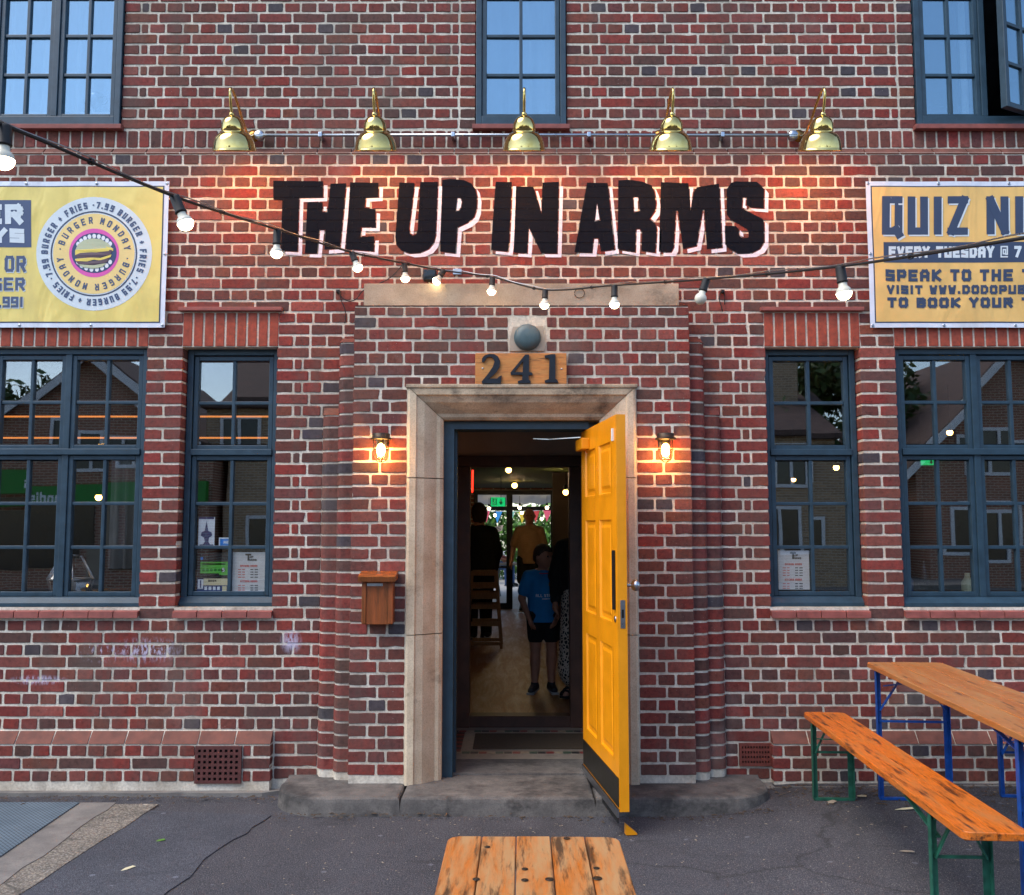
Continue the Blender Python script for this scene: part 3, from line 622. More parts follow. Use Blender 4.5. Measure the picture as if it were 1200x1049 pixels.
for (xa, xb, za, zb) in PAN:
    mb = MB()
    for sgn in (-1, 1):
        y1, y0, yb = sgn * .026, sgn * .016, sgn * .023; g, h = .05, .075
        # bolection edge and raised field
        ring = lambda ins, y: [(xa + ins, y, za + ins), (xb - ins, y, za + ins), (xb - ins, y, zb - ins), (xa + ins, y, zb - ins)]
        A = ring(0, sgn * .027) + ring(.016, sgn * .027) + ring(.024, sgn * .0165) + ring(.045, sgn * .0165) + ring(.062, sgn * .0225)
        f_ = [(4 * q + i, 4 * q + (i + 1) % 4, 4 * q + 4 + (i + 1) % 4, 4 * q + 4 + i) for q in range(4) for i in range(4)] + [(16, 17, 18, 19)]
        mb.add(A, f_)
    o = mb.build('panel', 'door_yellow', door)
kp = dbox('kick_plate', 'kick_plate', .012, DW - .01, -DT / 2 - .003, -DT / 2, .05, .20)
bs = MB().box(.0, DW - .005, -DT / 2 - .012, -DT / 2 - .003, .0, .045); br_ = bs.build('weather_strip', 'steel', door)
brush = MB()
for i in range(97): x = .004 + i * .0099; brush.box(x, x + .008, -DT / 2 - .01, -DT / 2 - .004, -.022 - rnd.random() * .01, .001)
brush.build('brush', 'black_rubber', br_)
hd = MB().box(.900, .926, -DT / 2 - .016, -DT / 2, 1.08, 1.40, bev=.004).build('pull_handle', 'black_metal', door)
MB().box(DW, DW + .002, -.012, .014, .985, 1.135).build('lock_plate', 'steel', door)
lk = [c_ for c_ in door.children if c_.name.startswith('lock_plate')][0]
MB().box(DW + .0022, DW + .0036, -.005, .007, 1.04, 1.085).build('keyhole', 'black_metal', lk)
MB().lathe([(0, -.004), (.018, -.004), (.018, 0), (0, 0)], (.915, -DT / 2, 1.03), (0, 1, 0), 12).build('cylinder_lock', 'steel', door)
MB().lathe([(.026, .0), (.026, .006), (.01, .009), (.009, .04), (.024, .045), (.032, .06), (.03, .075), (.018, .082), (0.0001, .083)], (.91, DT / 2, 1.21), (0, 1, 0), 20).build('door_knob', 'steel', door)
cl = MB().box(.06, .26, -DT / 2 - .05, -DT / 2, 2.01, 2.08, bev=.006).build('door_closer', 'door_yellow', door)
MB().bar((.2, -DT / 2 - .04, 2.088), (.02, -.24, 2.09), .018, .006).bar((.02, -.24, 2.09), (-.05, -.33, 2.1), .018, .006).build('closer_arm', 'steel', cl)
MB().box(.885, .91, -DT / 2 - .008, -DT / 2, 2.0, 2.07).build('alarm_contact', 'print_white', door)
MB().prism([(DT / 2 - .01, -.1), (DT / 2 + .05, -.1), (DT / 2 + .05, -.093), (DT / 2 - .01, -.045)], 'X', DW - .075, DW - .035).build('door_wedge', 'door_yellow', door)
for zz in (.25, 1.05, 1.85): MB().lathe([(.008, -.045), (.008, .045)], (-.004, .0, zz), (0, 0, 1), 10).build('hinge', 'steel', door)

# ------------------------------------------------------------------ windows
def rail(mb, x0, x1, y0, y1, z0, z1): mb.box(x0, x1, y0, y1, z0, z1, bev=.004)
def window(name, x0, x1, z0, z1, yf, cols, bands, gl='glass', paint='frame_paint', sill=True, skip=None):
    """cols: number of two-pane lights; bands: list of (z_lo, z_hi, rows); yf: front plane of the frame"""
    root = MB(); F = .038
    for (a, b, c, d) in ((x0, x0 + F, z0, z1), (x1 - F, x1, z0, z1), (x0 + F, x1 - F, z1 - F, z1)): rail(root, a, b, yf, yf + .09, c, d)
    rail(root, x0 + F, x1 - F, yf, yf + .09, z0, z0 + .06)
    win = root.build(name, paint, pub); lw = (x1 - x0 - 2 * F) / cols
    if sill: 
        s_ = MB(); s_.add([(x0 - .0, yf - .035, z0), (x1, yf - .035, z0), (x1, yf + .0, z0 + .055), (x0, yf + .0, z0 + .055), (x0, yf - .035, z0 + .022), (x1, yf - .035, z0 + .022), (x0, yf, z0), (x1, yf, z0)],
               [(0, 1, 5, 4), (4, 5, 2, 3), (0, 4, 3, 6), (1, 7, 2, 5), (0, 6, 7, 1)]); s_.build('sill', paint, win)
    for i in range(1, len(bands)):
        zt = (bands[i - 1][1] + bands[i][0]) / 2; rail(t := MB(), x0 + F, x1 - F, yf - .012, yf + .085, zt - .018, zt + .022); t.build('transom', paint, win)
    for c in range(cols):
        a, b = x0 + F + lw * c, x0 + F + lw * (c + 1)
        if c: rail(t := MB(), a - .02, a + .02, yf + .002, yf + .087, z0 + .06, z1 - F); t.build('mullion', paint, win)
        for (zl, zh, rows) in bands:
            if skip == c: continue
            S = .029; aa, bb = a + (.02 if c else .004), b - (.02 if c < cols - 1 else .004)
            ss_ = MB()
            for q in ((aa, aa + S, zl, zh), (bb - S, bb, zl, zh), (aa + S, bb - S, zl, zl + S), (aa + S, bb - S, zh - S, zh)): rail(ss_, q[0], q[1], yf + .012, yf + .06, q[2], q[3])
            sash = ss_.build('sash', paint, win); xm = (aa + bb) / 2; bw = .011
            rail(t := MB(), xm - bw, xm + bw, yf + .018, yf + .055, zl + S, zh - S); t.build('glazing_bar', paint, win)
            ph = (zh - zl - 2 * S) / rows
            for r in range(1, rows): zz = zl + S + ph * r; rail(t := MB(), aa + S, bb - S, yf + .0195, yf + .0535, zz - bw, zz + bw); t.build('glazing_bar', paint, win)
            for r in range(rows):
                for (pa, pb) in ((aa + S - .004, xm - bw + .004), (xm + bw - .004, bb - S + .004)):
                    pz0, pz1 = zl + S + ph * r + bw - .004, zl + S + ph * (r + 1) - bw + .004
                    o = MB().box(-(pb - pa) / 2, (pb - pa) / 2, -.0015, .0015, -(pz1 - pz0) / 2, (pz1 - pz0) / 2).build('pane', gl, win)
                    o.location = ((pa + pb) / 2, yf + .037, (pz0 + pz1) / 2); o.rotation_euler = (R(rnd.uniform(-.35, .35)), 0, R(rnd.uniform(-.5, .5)))
    return win
zT = at(400, 531, .1).z
gb = [(zk(10) + .065, zT - .018, 3), (zT + .022, zk(32) - .046, 2)]
for s in (-1, 1):
    lo, hi = sorted((XC + s * WIN_N[0], XC + s * WIN_N[1])); window('window', lo + .003, hi - .003, zk(10) + .003, zk(32) - .002, .085, 1, gb)
    lo, hi = sorted((XC + s * WIN_B[0], XC + s * WIN_B[1])); window('window', lo + .003, hi - .003, zk(10) + .003, zk(32) - .002, .05, 3, gb)
ub = [(UZ0 + .05, UZ0 + .05 + .27 * 4 + .068, 4)]
window('window', XC + UW[1][0] + .003, XC + UW[1][1] - .003, UZ0, UZ1, .03, 1, ub, 'glass_upper', 'frame_paint', False)
window('window', XC + UW[0][0] + .003, XC + UW[0][1] - .003, UZ0, UZ1, .03, 3, ub, 'glass_upper', 'frame_paint', False)
wr = window('window', XC + UW[2][0] + .003, XC + UW[2][1] - .003, UZ0, UZ1, .03, 3, ub, 'glass_upper', 'frame_paint', False, skip=1)
# the open casement of the right upper window
lw = (UW[2][1] - UW[2][0] - .006 - .084) / 3; hx = XC + UW[2][0] + .003 + .042 + 2 * lw - .02; cw = lw - .03
oc = MB()
def casement(p, zl, zh, rows):
    S = .034; ang = R(27); ca, sa = math.cos(ang), math.sin(ang)
    T = lambda x, y, z: (hx - x * ca - y * sa, .03 - x * sa + y * ca, z)
    def bx(mb, x0, x1, y0, y1, z0, z1):
        b = MB().box(x0, x1, y0, y1, z0, z1, bev=.003); mb.add([T(*q) for q in b.v], [list(reversed(f)) for f in b.f])
    s = MB(); [bx(s, *q) for q in ((0, S, 0, .045, zl, zh), (cw - S, cw, 0, .045, zl, zh), (S, cw - S, 0, .045, zl, zl + S), (S, cw - S, 0, .045, zh - S, zh))]
    so = s.build('open_casement', 'frame_paint', p); bx(b := MB(), cw / 2 - .011, cw / 2 + .011, .006, .04, zl + S, zh - S); b.build('glazing_bar', 'frame_paint', so)
    ph = (zh - zl - 2 * S) / rows
    for r in range(1, rows): zz = zl + S + ph * r; bx(b := MB(), S, cw - S, .008, .038, zz - .011, zz + .011); b.build('glazing_bar', 'frame_paint', so)
    for r in range(rows):
        for (pa, pb) in ((S - .004, cw / 2 - .007), (cw / 2 + .007, cw - S + .004)): bx(b := MB(), pa, pb, .021, .024, zl + S + ph * r + .007, zl + S + ph * (r + 1) - .007); b.build('pane', 'glass_upper', so)
casement(wr, ub[0][0], ub[0][1], 4)
for a, b in UW: MB().box(XC + a - .02, XC + b + .02, UY - .045, UY + .1, UZ0 - .036, UZ0 - .004, bev=.004).build('upper_sill', 'sill_tile', mort)

# ------------------------------------------------------------------ rooms behind the facade
def room(name, x0, x1, y0, y1, z0, z1, m, mf=None, open_front=True, open_back=False):
    mb = MB(); v = [(x0, y0, z0), (x1, y0, z0), (x1, y1, z0), (x0, y1, z0), (x0, y0, z1), (x1, y0, z1), (x1, y1, z1), (x0, y1, z1)]
    fs = [(4, 7, 6, 5), (0, 3, 7, 4), (1, 5, 6, 2)]
    if not mf: fs.append((0, 1, 2, 3))
    if not open_back: fs.append((3, 2, 6, 7))
    mb.add(v, fs); struct(mb.build(name, m))
    if mf: struct(MB().add(v[:4], [(0, 1, 2, 3)]).build(name + '_floor', mf))
FL = .19
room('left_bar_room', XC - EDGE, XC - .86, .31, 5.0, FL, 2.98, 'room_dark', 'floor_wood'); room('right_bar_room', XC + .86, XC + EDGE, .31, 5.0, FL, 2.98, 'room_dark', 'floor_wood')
room('upper_room', XC - EDGE, XC + EDGE, .31, 3.2, 3.9, 5.9, 'room_upper')
room('lobby', XC - .8, XC + .8, .13, 1.36, .112, 2.75, 'lobby_grey', 'tile_floor', open_back=True)
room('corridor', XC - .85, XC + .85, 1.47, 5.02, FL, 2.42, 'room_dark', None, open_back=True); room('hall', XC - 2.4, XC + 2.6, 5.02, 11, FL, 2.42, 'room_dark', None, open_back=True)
# outer shell so that daylight only enters through openings
sh = MB().box(XC - EDGE - .3, XC - EDGE - .004, .2, 11.2, -.05, 6.4).box(XC + EDGE + .004, XC + EDGE + .3, .2, 11.2, -.05, 6.4).box(XC - EDGE - .3, XC + EDGE + .3, 0.06, 11.2, 6.4, 6.7)
sh.box(XC - EDGE, XC - .75, 11.0, 11.2, -.05, 6.4).box(XC + 1.0, XC + EDGE, 11.0, 11.2, -.05, 6.4).box(XC - .75, XC + 1.0, 11.0, 11.2, 2.32, 6.4)
sh.build('outer_wall', 'house_brick', pub)
MB().prism([(-.35, 6.7), (11.5, 6.7), (5.6, 9.6)], 'X', XC - EDGE - .5, XC + EDGE + .5).build('roof', 'roof_tile', pub)
# hall floor and ceiling of their own colour
struct(MB().box(XC - .84, XC + .84, 1.36, 5.02, FL - .08, FL + .004).box(XC - 2.39, XC + 2.59, 5.021, 11.0, FL - .08, FL + .004).build('hall_floor', 'floor_wood')); struct(MB().box(XC - .84, XC + .84, 1.48, 5.02, 2.36, 2.41).box(XC - 2.39, XC + 2.59, 5.021, 10.99, 2.36, 2.41).build('hall_ceiling', 'room_green'))
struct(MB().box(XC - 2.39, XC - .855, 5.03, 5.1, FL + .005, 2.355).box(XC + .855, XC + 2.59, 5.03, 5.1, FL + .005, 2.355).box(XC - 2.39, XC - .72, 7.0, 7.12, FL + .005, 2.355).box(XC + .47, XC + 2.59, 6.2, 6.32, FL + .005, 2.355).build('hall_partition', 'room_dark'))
# lobby back wall with dado
lb = MB(); IY = 1.34
struct(lb.box(XC - .79, XC - .47, IY, IY + .1, 2.0, 2.74).box(XC + .47, XC + .79, IY, IY + .1, 2.0, 2.74).box(XC - .47, XC + .47, IY, IY + .1, 2.18, 2.74).build('lobby_wall', 'lobby_grey'))
struct(MB().box(XC - .79, XC - .47, IY - .004, IY + .1, .27, 1.94).box(XC + .47, XC + .79, IY - .004, IY + .1, .27, 1.94).build('lobby_dado', 'lobby_blue'))
struct(MB().box(XC - .79, XC - .47, IY - .008, IY + .1, 1.94, 2.0).box(XC + .47, XC + .79, IY - .008, IY + .1, 1.94, 2.0).build('lobby_dado_rail', 'mustard'))
struct(MB().box(XC - .79, XC - .47, IY - .014, IY + .1, .113, .27).box(XC + .47, XC + .79, IY - .014, IY + .1, .113, .27).build('skirting_board', 'skirting'))
idf = thing('inner_door_frame', 'dark wooden frame of the inner doorway behind the lobby', 'door frame', (XC, IY, .113))
for nm, q in (('jamb', (XC - .49, XC - .385, IY - .03, IY + .12, .113, 2.105)), ('jamb', (XC + .385, XC + .49, IY - .03, IY + .12, .113, 2.105)), ('head', (XC - .49, XC + .49, IY - .031, IY + .12, 2.106, 2.19))): B(nm, 'dark_wood', idf, *q, bev=.006)
struct(MB().box(XC - .385, XC + .385, IY - .01, IY + .13, .113, FL + .008).build('inner_step', 'dark_wood'))
struct(MB().box(XC - OPEN, XC + OPEN, -.02, .34, .104, .116).build('threshold', 'step_stone'))
dm = tag(MB().box(XC - .33, XC + .5, .62, 1.08, .114, .124, bev=.003).build('door_mat', 'door_mat'), 'brown coir doormat sunk into the tiled lobby floor', 'doormat')
tilefl = struct(MB().box(XC - .79, XC + .79, .345, IY - .02, .1, .1135).build('lobby_floor', 'tile_floor'))
for y in (.5, 1.17):
    for i in range(26): B('tile', ('tile_red', 'tile_black', 'tile_green', 'tile_buff')[(i * 7 + int(y)) % 4], tilefl, XC - .74 + i * .057, XC - .74 + i * .057 + .052, y, y + .045, .1137, .1165)
for i in range(10): B('tile', ('tile_red', 'tile_black')[i % 2], tilefl, XC - .48, XC - .41, .56 + i * .06, .56 + i * .06 + .052, .1137, .1165)
# ------------------------------------------------------------------ the doorstep and ground pieces
step = thing('doorstep', 'low grey stone doorstep with rounded ends in front of the open doorway', 'step', (XC, -.3, 0))
SX0, SX1 = -1.385, 1.525
def step_outline(a, b, ra, rb, yf=-.5, yb=-.0, n=7):
    pts = [(a, yb)]
    pts += [(a + ra - ra * math.cos(math.pi / 2 * i / n), yf + ra - ra * math.sin(math.pi / 2 * i / n)) for i in range(n + 1)] if ra else [(a, yf)]
    pts += [(b - rb + rb * math.sin(math.pi / 2 * i / n), yf + rb - rb * math.cos(math.pi / 2 * i / n)) for i in range(n + 1)] if rb else [(b, yf)]
    return pts + [(b, yb)]
def step_stone(a, b, ra, rb, jit):
    """worn slab: rounded nosing, uneven edge"""
    o0 = step_outline(a, b, ra, rb); pts = []
    for i in range(len(o0)):
        p, q = Vector(o0[i]), Vector(o0[(i + 1) % len(o0)]); d = (q - p).length; n = max(1, int(d / .06)) if i < len(o0) - 1 else 1
        for k in range(n): pts.append(p.lerp(q, k / n))
    c = Vector(((a + b) / 2, -.1)); rr = random.Random(jit); w1 = [rr.uniform(-.0025, .0025) for _ in pts]; w2 = [rr.uniform(-.002, .0015) for _ in pts]
    mb = MB(); n = len(pts); rings = []
    for ins, z in ((-.012, -.06), (-.006, .02), (0, .075), (.004, .092), (.014, .101), (.035, .1045)):
        rings.append([((p + (c - p).normalized() * (ins + w1[i] * (1 if z < .1 else .4)) if p.y < -.02 else p)[:] + (z + (w2[i] if z > .05 else 0),)) for i, p in enumerate(pts)])
    vs_ = [v for r in rings for v in r]; fs = [(q * n + i, q * n + (i + 1) % n, (q + 1) * n + (i + 1) % n, (q + 1) * n + i) for q in range(len(rings) - 1) for i in range(n)]
    top = [(v[0], v[1]) for v in rings[-1]]; tri = geometry.tessellate_polygon([[Vector((x, y, 0)) for x, y in top]]); b0 = (len(rings) - 1) * n
    mb.add(vs_, fs + [tuple(b0 + i for i in t) for t in tri], None, False); o = mb.build('step_stone', 'step_stone', step); fix_normals(o.data)
for (a, b, ra, rb, j) in ((SX0, -.638, .3, 0, 1), (-.632, .47, 0, 0, 2), (.476, SX1, 0, .3, 3)): step_stone(a, b, ra, rb, j)
def sheet_poly(name, pts, z, m, kind='structure', thick=.01):
    mb = MB(); pts2 = []
    for i in range(len(pts)):
        p, q = Vector(pts[i]), Vector(pts[(i + 1) % len(pts)]); n = max(1, int((q - p).length / .12)); pts2 += [p.lerp(q, k / n) for k in range(n)]
    mb.prism([(p.x, p.y) for p in pts2], 'Z', -.02, 0)
    mb.v = [(x, y, gz(x, y) + (z if zz > -.01 else -.02)) for x, y, zz in mb.v]; o = mb.build(name, m); fix_normals(o.data)
    if kind: struct(o, kind)
    return o
G_ = lambda px, py: tuple(at_z(px, py, .03)[:2])
rr = random.Random(4); wob = lambda p, a=.012: (p[0] + rr.uniform(-a, a), p[1] + rr.uniform(-a, a))
def wline(p, q, n=9, a=.014): return [wob(Vector(p).lerp(Vector(q), i / n), a if 0 < i < n else 0) for i in range(n)]
c0, c1, c2 = G_(93, 938), G_(0, 1001), G_(0, 938)
cover = sheet_poly('metal_cover', [c1, c0, (c0[0] - 1.5, c0[1]), (c1[0] - 1.5, c1[1])], .02, 'cover_plate', None); tag(cover, 'blue grey patterned metal cover set in the ground by the wall', 'metal cover')
d0, d1 = G_(136, 937), G_(-10, 1040)
sheet_poly('concrete_strip', wline(d1, d0) + [d0, (d0[0] - 2.2, d0[1]), (d1[0] - 2.2, d1[1])], .013, 'concrete')
e0, e1 = G_(186, 938), G_(82, 1049)
sheet_poly('aggregate_strip', wline((e1[0] - .3, e1[1] - .4), e0) + [e0, (e0[0] - 1.6, e0[1]), (e1[0] - 1.9, e1[1] - .4)], .0095, 'aggregate')
f0, f1, f2 = G_(318, 950), G_(262, 985), G_(215, 1060)
sheet_poly('asphalt_patch', wline((f2[0] - .2, f2[1] - .6), f1, 7, .02) + wline(f1, f0, 5, .02) + [f0, (e0[0] - .3, f0[1] + .12), (e1[0] - 1.4, e1[1] - .7)], .006, 'asphalt_patch')
h0 = G_(320, 921)
sheet_poly('concrete_apron', wline((-4.6, h0[1] - .14), (SX0 + .02, h0[1] - .12), 20, .012) + [(SX0 + .03, -.02), (-4.6, -.02)], .022, 'concrete')
sheet_poly('concrete_apron', wline((SX1 - .02, -.13), (4.6, -.12), 20, .012) + [(4.6, -.02), (SX1 - .02, -.02)], .004, 'concrete')
litter = MB(); rl = random.Random(11)
for i in range(420):
    x, y = rl.uniform(-2.6, 2.9), -.15 - abs(rl.gauss(0, 1)) * 1.1
    if SX0 - .03 < x < SX1 + .03 and y > -.52: y -= .42
    s = rl.uniform(.0015, .0042); z = gz(x, y) + .003; t = rl.uniform(0, 6.28); l = s * rl.choice((1, 1, 1.4, 2.5)); ca, sa = math.cos(t), math.sin(t)
    c = [(x + (u * l * ca - v * s * sa), y + (u * l * sa + v * s * ca)) for u, v in ((-1, -1), (1, -1), (1, 1), (-1, 1))]
    litter.add([(p[0], p[1], z) for p in c] + [(x, y, z + s * .8)], [(0, 1, 4), (1, 2, 4), (2, 3, 4), (3, 0, 4)])
lo_ = struct(litter.build('grit', 'shop_blind'), 'stuff')
duff = MB()
for i in range(900):
    if i % 5 < 3: x, y = rl.uniform(1.55, 3.4), -.1 - abs(rl.gauss(0, .22))
    elif i % 5 == 3: x, y = rl.uniform(SX0, SX1), -.505 - abs(rl.gauss(0, .05))
    else: x, y = rl.uniform(-3.4, SX0), -.16 - abs(rl.gauss(0, .06))
    if SX0 - .03 < x < SX1 + .03 and y > -.505: continue
    s = rl.uniform(.002, .006); z = gz(x, y) + (.0045 if x > 0 else .02); t = rl.uniform(0, 6.28); l = s * rl.choice((1, 1.5, 3)); ca, sa = math.cos(t), math.sin(t)
    c = [(x + (u * l * ca - v * s * sa), y + (u * l * sa + v * s * ca)) for u, v in ((-1, -1), (1, -1), (1, 1), (-1, 1))]
    duff.add([(p[0], p[1], z) for p in c] + [(x, y, z + s * .9)], [(0, 1, 4), (1, 2, 4), (2, 3, 4), (3, 0, 4)])
struct(duff.build('leaf_litter', 'bark'), 'stuff')
for (px, py, l, wd, t, m) in ((150, 1019, .07, .018, .7, 'poster_cream'), (188, 986, .05, .02, .1, 'hedge_leaf'), (1062, 949, .13, .02, .05, 'poster_cream'), (975, 941, .06, .035, .4, 'shop_blind'), (1010, 934, .06, .03, -.8, 'poster_cream'), (1063, 999, .07, .015, -.5, 'shop_blind')):
    p = at_z(px, py, gz(at_z(px, py, .03).x, -1) + .004); mb = MB(); ca, sa = math.cos(t), math.sin(t)
    q = [(-l, 0, 0), (-l * .2, -wd / 2, .003), (l, -wd * .2, .007), (l * .7, wd / 2, .009), (-l * .3, wd / 2, .006)]; q = [(p.x + a * ca * .5 - b * sa, p.y + a * sa * .5 + b * ca, p.z + c + .002) for a, b, c in q]
    mb.add(q + [(a, b, c - .0015) for a, b, c in q], [(0, 1, 2, 3, 4), (9, 8, 7, 6, 5)] + [(i, 5 + i, 5 + (i + 1) % 5, (i + 1) % 5) for i in range(5)], (.5, .5, .5))
    where = {150: 'pale wood splinter lying on the dark patch near the metal cover', 188: 'small green leaf on the asphalt patch left of the step', 1062: 'long pale splinter under the orange bench seat', 975: 'brown scrap beside the bench green far leg', 1010: 'pale scrap behind the bench green far leg', 1063: 'thin brown twig on the asphalt below the bench'}[px]
    tag(mb.build('leaf' if px == 188 else 'splinter', m), where, 'leaf' if px == 188 else 'splinter', 'bits of litter on the asphalt')

# ------------------------------------------------------------------ painted sign: paint follows brick and joint
def sc6(o, pts): return [(o + p[0] / 6, 190 + p[1] / 6) for p in pts]
L1, L2, L3, L4 = 300, 450, 600, 720
LET = [('T', L1, [(122, 133), (472, 135), (470, 247), (303, 252), (292, 628), (176, 622), (186, 270), (122, 264)], None),
 ('H', L1, [(362, 283), (470, 285), (467, 353), (503, 353), (525, 153), (635, 150), (590, 607), (482, 615), (490, 475), (446, 475), (430, 642), (345, 640)], None),
 ('E', L1, [(663, 143), (862, 147), (860, 245), (772, 250), (766, 322), (842, 334), (839, 458), (740, 456), (736, 528), (833, 522), (828, 627), (632, 612)], None),
 ('U', L2, [(108, 145), (215, 148), (176, 470), (182, 505), (203, 520), (226, 508), (237, 475), (255, 141), (378, 141), (362, 520), (348, 570), (315, 610), (258, 636), (185, 641), (122, 622), (86, 582), (80, 530)], None),
 ('P', L2, [(410, 127), (470, 120), (560, 127), (612, 150), (642, 190), (654, 250), (650, 335), (632, 388), (590, 425), (515, 460), (503, 640), (395, 628)], [(515, 250), (540, 252), (553, 280), (545, 325), (525, 346), (503, 348)]),
 ('I', L2, [(786, 140), (899, 141), (892, 330), (880, 560), (872, 628), (753, 618), (764, 430)], None),
 ('N', L3, [(28, 172), (150, 175), (208, 365), (213, 145), (328, 140), (315, 641), (205, 640), (118, 455), (105, 641), (12, 635)], None),
 ('A', L3, [(527, 146), (672, 148), (720, 615), (625, 628), (610, 535), (572, 535), (560, 636), (440, 634)], [(598, 285), (622, 412), (578, 420)]),
 ('R', L3, [(748, 130), (830, 125), (920, 140), (980, 165), (1000, 210), (1012, 290), (1005, 345), (965, 402), (1008, 436), (1017, 480), (1007, 636), (910, 622), (915, 492), (900, 468), (870, 470), (865, 632), (742, 612)], [(850, 245), (890, 245), (901, 345), (855, 356)]),
 ('M', L4, [(327, 142), (520, 150), (535, 345), (558, 215), (580, 178), (735, 152), (755, 600), (650, 612), (632, 335), (620, 335), (575, 590), (482, 612), (445, 340), (432, 340), (415, 600), (398, 632), (312, 632)], None),
 ('S', L4, [(820, 147), (850, 137), (1000, 140), (1030, 165), (1051, 192), (1048, 325), (955, 318), (928, 303), (932, 248), (900, 246), (893, 325), (1040, 400), (1050, 420), (1050, 565), (1020, 610), (965, 638), (870, 642), (805, 608), (778, 580), (775, 450), (850, 450), (872, 470), (875, 520), (905, 537), (942, 530), (945, 490), (930, 470), (815, 405), (790, 370), (788, 195)], None)]
def pip(p, poly):
    x, y = p; ins = False; j = len(poly) - 1
    for i in range(len(poly)):
        xi, yi = poly[i]; xj, yj = poly[j]
        if (yi > y) != (yj > y) and x < (xj - xi) * (y - yi) / (yj - yi) + xi: ins = not ins
        j = i
    return ins
def offset(poly, d):
    a = sum(poly[i][0] * poly[(i + 1) % len(poly)][1] - poly[(i + 1) % len(poly)][0] * poly[i][1] for i in range(len(poly))); sg = 1 if a > 0 else -1; out = []
    for i in range(len(poly)):
        p, q, r = Vector(poly[i - 1]), Vector(poly[i]), Vector(poly[(i + 1) % len(poly)]); e1, e2 = (q - p).normalized(), (r - q).normalized()
        n1, n2 = Vector((e1.y, -e1.x)) * sg, Vector((e2.y, -e2.x)) * sg; m = (n1 + n2); m = m.normalized() if m.length > .2 else n1
        out.append(tuple(q + m * (d / max(.5, m.dot(n1)))))
    return out
sign = thing('painted_sign', 'large black hand painted THE UP IN ARMS lettering with white drop shadow', 'sign', (at(610, 255, 0).x, 0, 3.5))
cells = [r for r in BR if r[4] == 0 and 3.3 < r[3] < 4.05 and -1.7 < r[0] < 1.8]
toW = lambda p: tuple((lambda q: (q.x, q.z))(at(p[0], p[1], 0)))
paint_objs = {}
for ch, o_, out, hole in LET:
    out = [toW(p) for p in sc6(o_, out)]; hole = [toW(p) for p in sc6(o_, hole)] if hole else None
    px = 1 / 180; wo = [(x + 5.4 * px, z - 5.2 * px) for x, z in out]; wh = [(x + 5.4 * px, z - 5.2 * px) for x, z in hole] if hole else None
    gap = offset(out, 1.35 * px); gh = offset(hole, -1.0 * px) if hole else None
    xa, xb, za, zb = min(p[0] for p in out) - .01, max(p[0] for p in wo) + .01, min(p[1] for p in wo) - .01, max(p[1] for p in out) + .01
    V, E = [], []
    def ring_in(poly):
        b = len(V); V.extend(Vector(p) for p in poly); E.extend((b + i, b + (i + 1) % len(poly)) for i in range(len(poly)))
    for q in (out, hole, wo, wh, gap, gh):
        if q: ring_in(q)
    near = [r for r in cells if r[1] > xa and r[0] < xb and r[3] > za and r[2] < zb]
    for r in near: ring_in([(max(r[0], xa), max(r[2], za)), (min(r[1], xb), max(r[2], za)), (min(r[1], xb), min(r[3], zb)), (max(r[0], xa), min(r[3], zb))])
    res = geometry.delaunay_2d_cdt(V, E, [], 0, 1e-5); pv, pf = res[0], res[2]
    blk, wht = MB(), MB()
    for f in pf:
        c = (sum(pv[i].x for i in f) / 3, sum(pv[i].y for i in f) / 3)
        L_in = pip(c, out) and not (hole and pip(c, hole)); W_in = pip(c, wo) and not (wh and pip(c, wh)); g_in = pip(c, gap) and not (gh and pip(c, gh))
        if not (L_in or (W_in and not g_in)): continue
        onb = any(r[0] < c[0] < r[1] and r[2] < c[1] < r[3] for r in near); y = -.0036 if onb else -.0018
        (blk if L_in else wht).add([(pv[i].x, y, pv[i].y) for i in f], [tuple(range(len(f)))])
    lo = blk.build('letter', 'paint_black', sign); lo['label'] = 'black painted letter ' + ch
    par = {}
    def find(a):
        while par[a] != a: a = par[a]
        return a
    key = lambda v: (round(v[0], 4), round(v[2], 4))
    for f in wht.f:
        ks = [key(wht.v[i]) for i in f]
        for q in ks: par.setdefault(q, q)
        for q in ks[1:]: par[find(q)] = find(ks[0])
    comps = {}
    for f in wht.f: comps.setdefault(find(key(wht.v[f[0]])), []).append(f)
    for fs_ in comps.values():
        if len(fs_) < 3: continue
        mb = MB()
        for f in fs_: mb.add([wht.v[i] for i in f], [tuple(range(len(f)))])
        mb.build('letter_shadow', 'paint_white', lo)
    for o in (lo, *lo.children): 
        me = o.data
        if me.polygons and me.polygons[0].normal.y > 0: me.flip_normals()

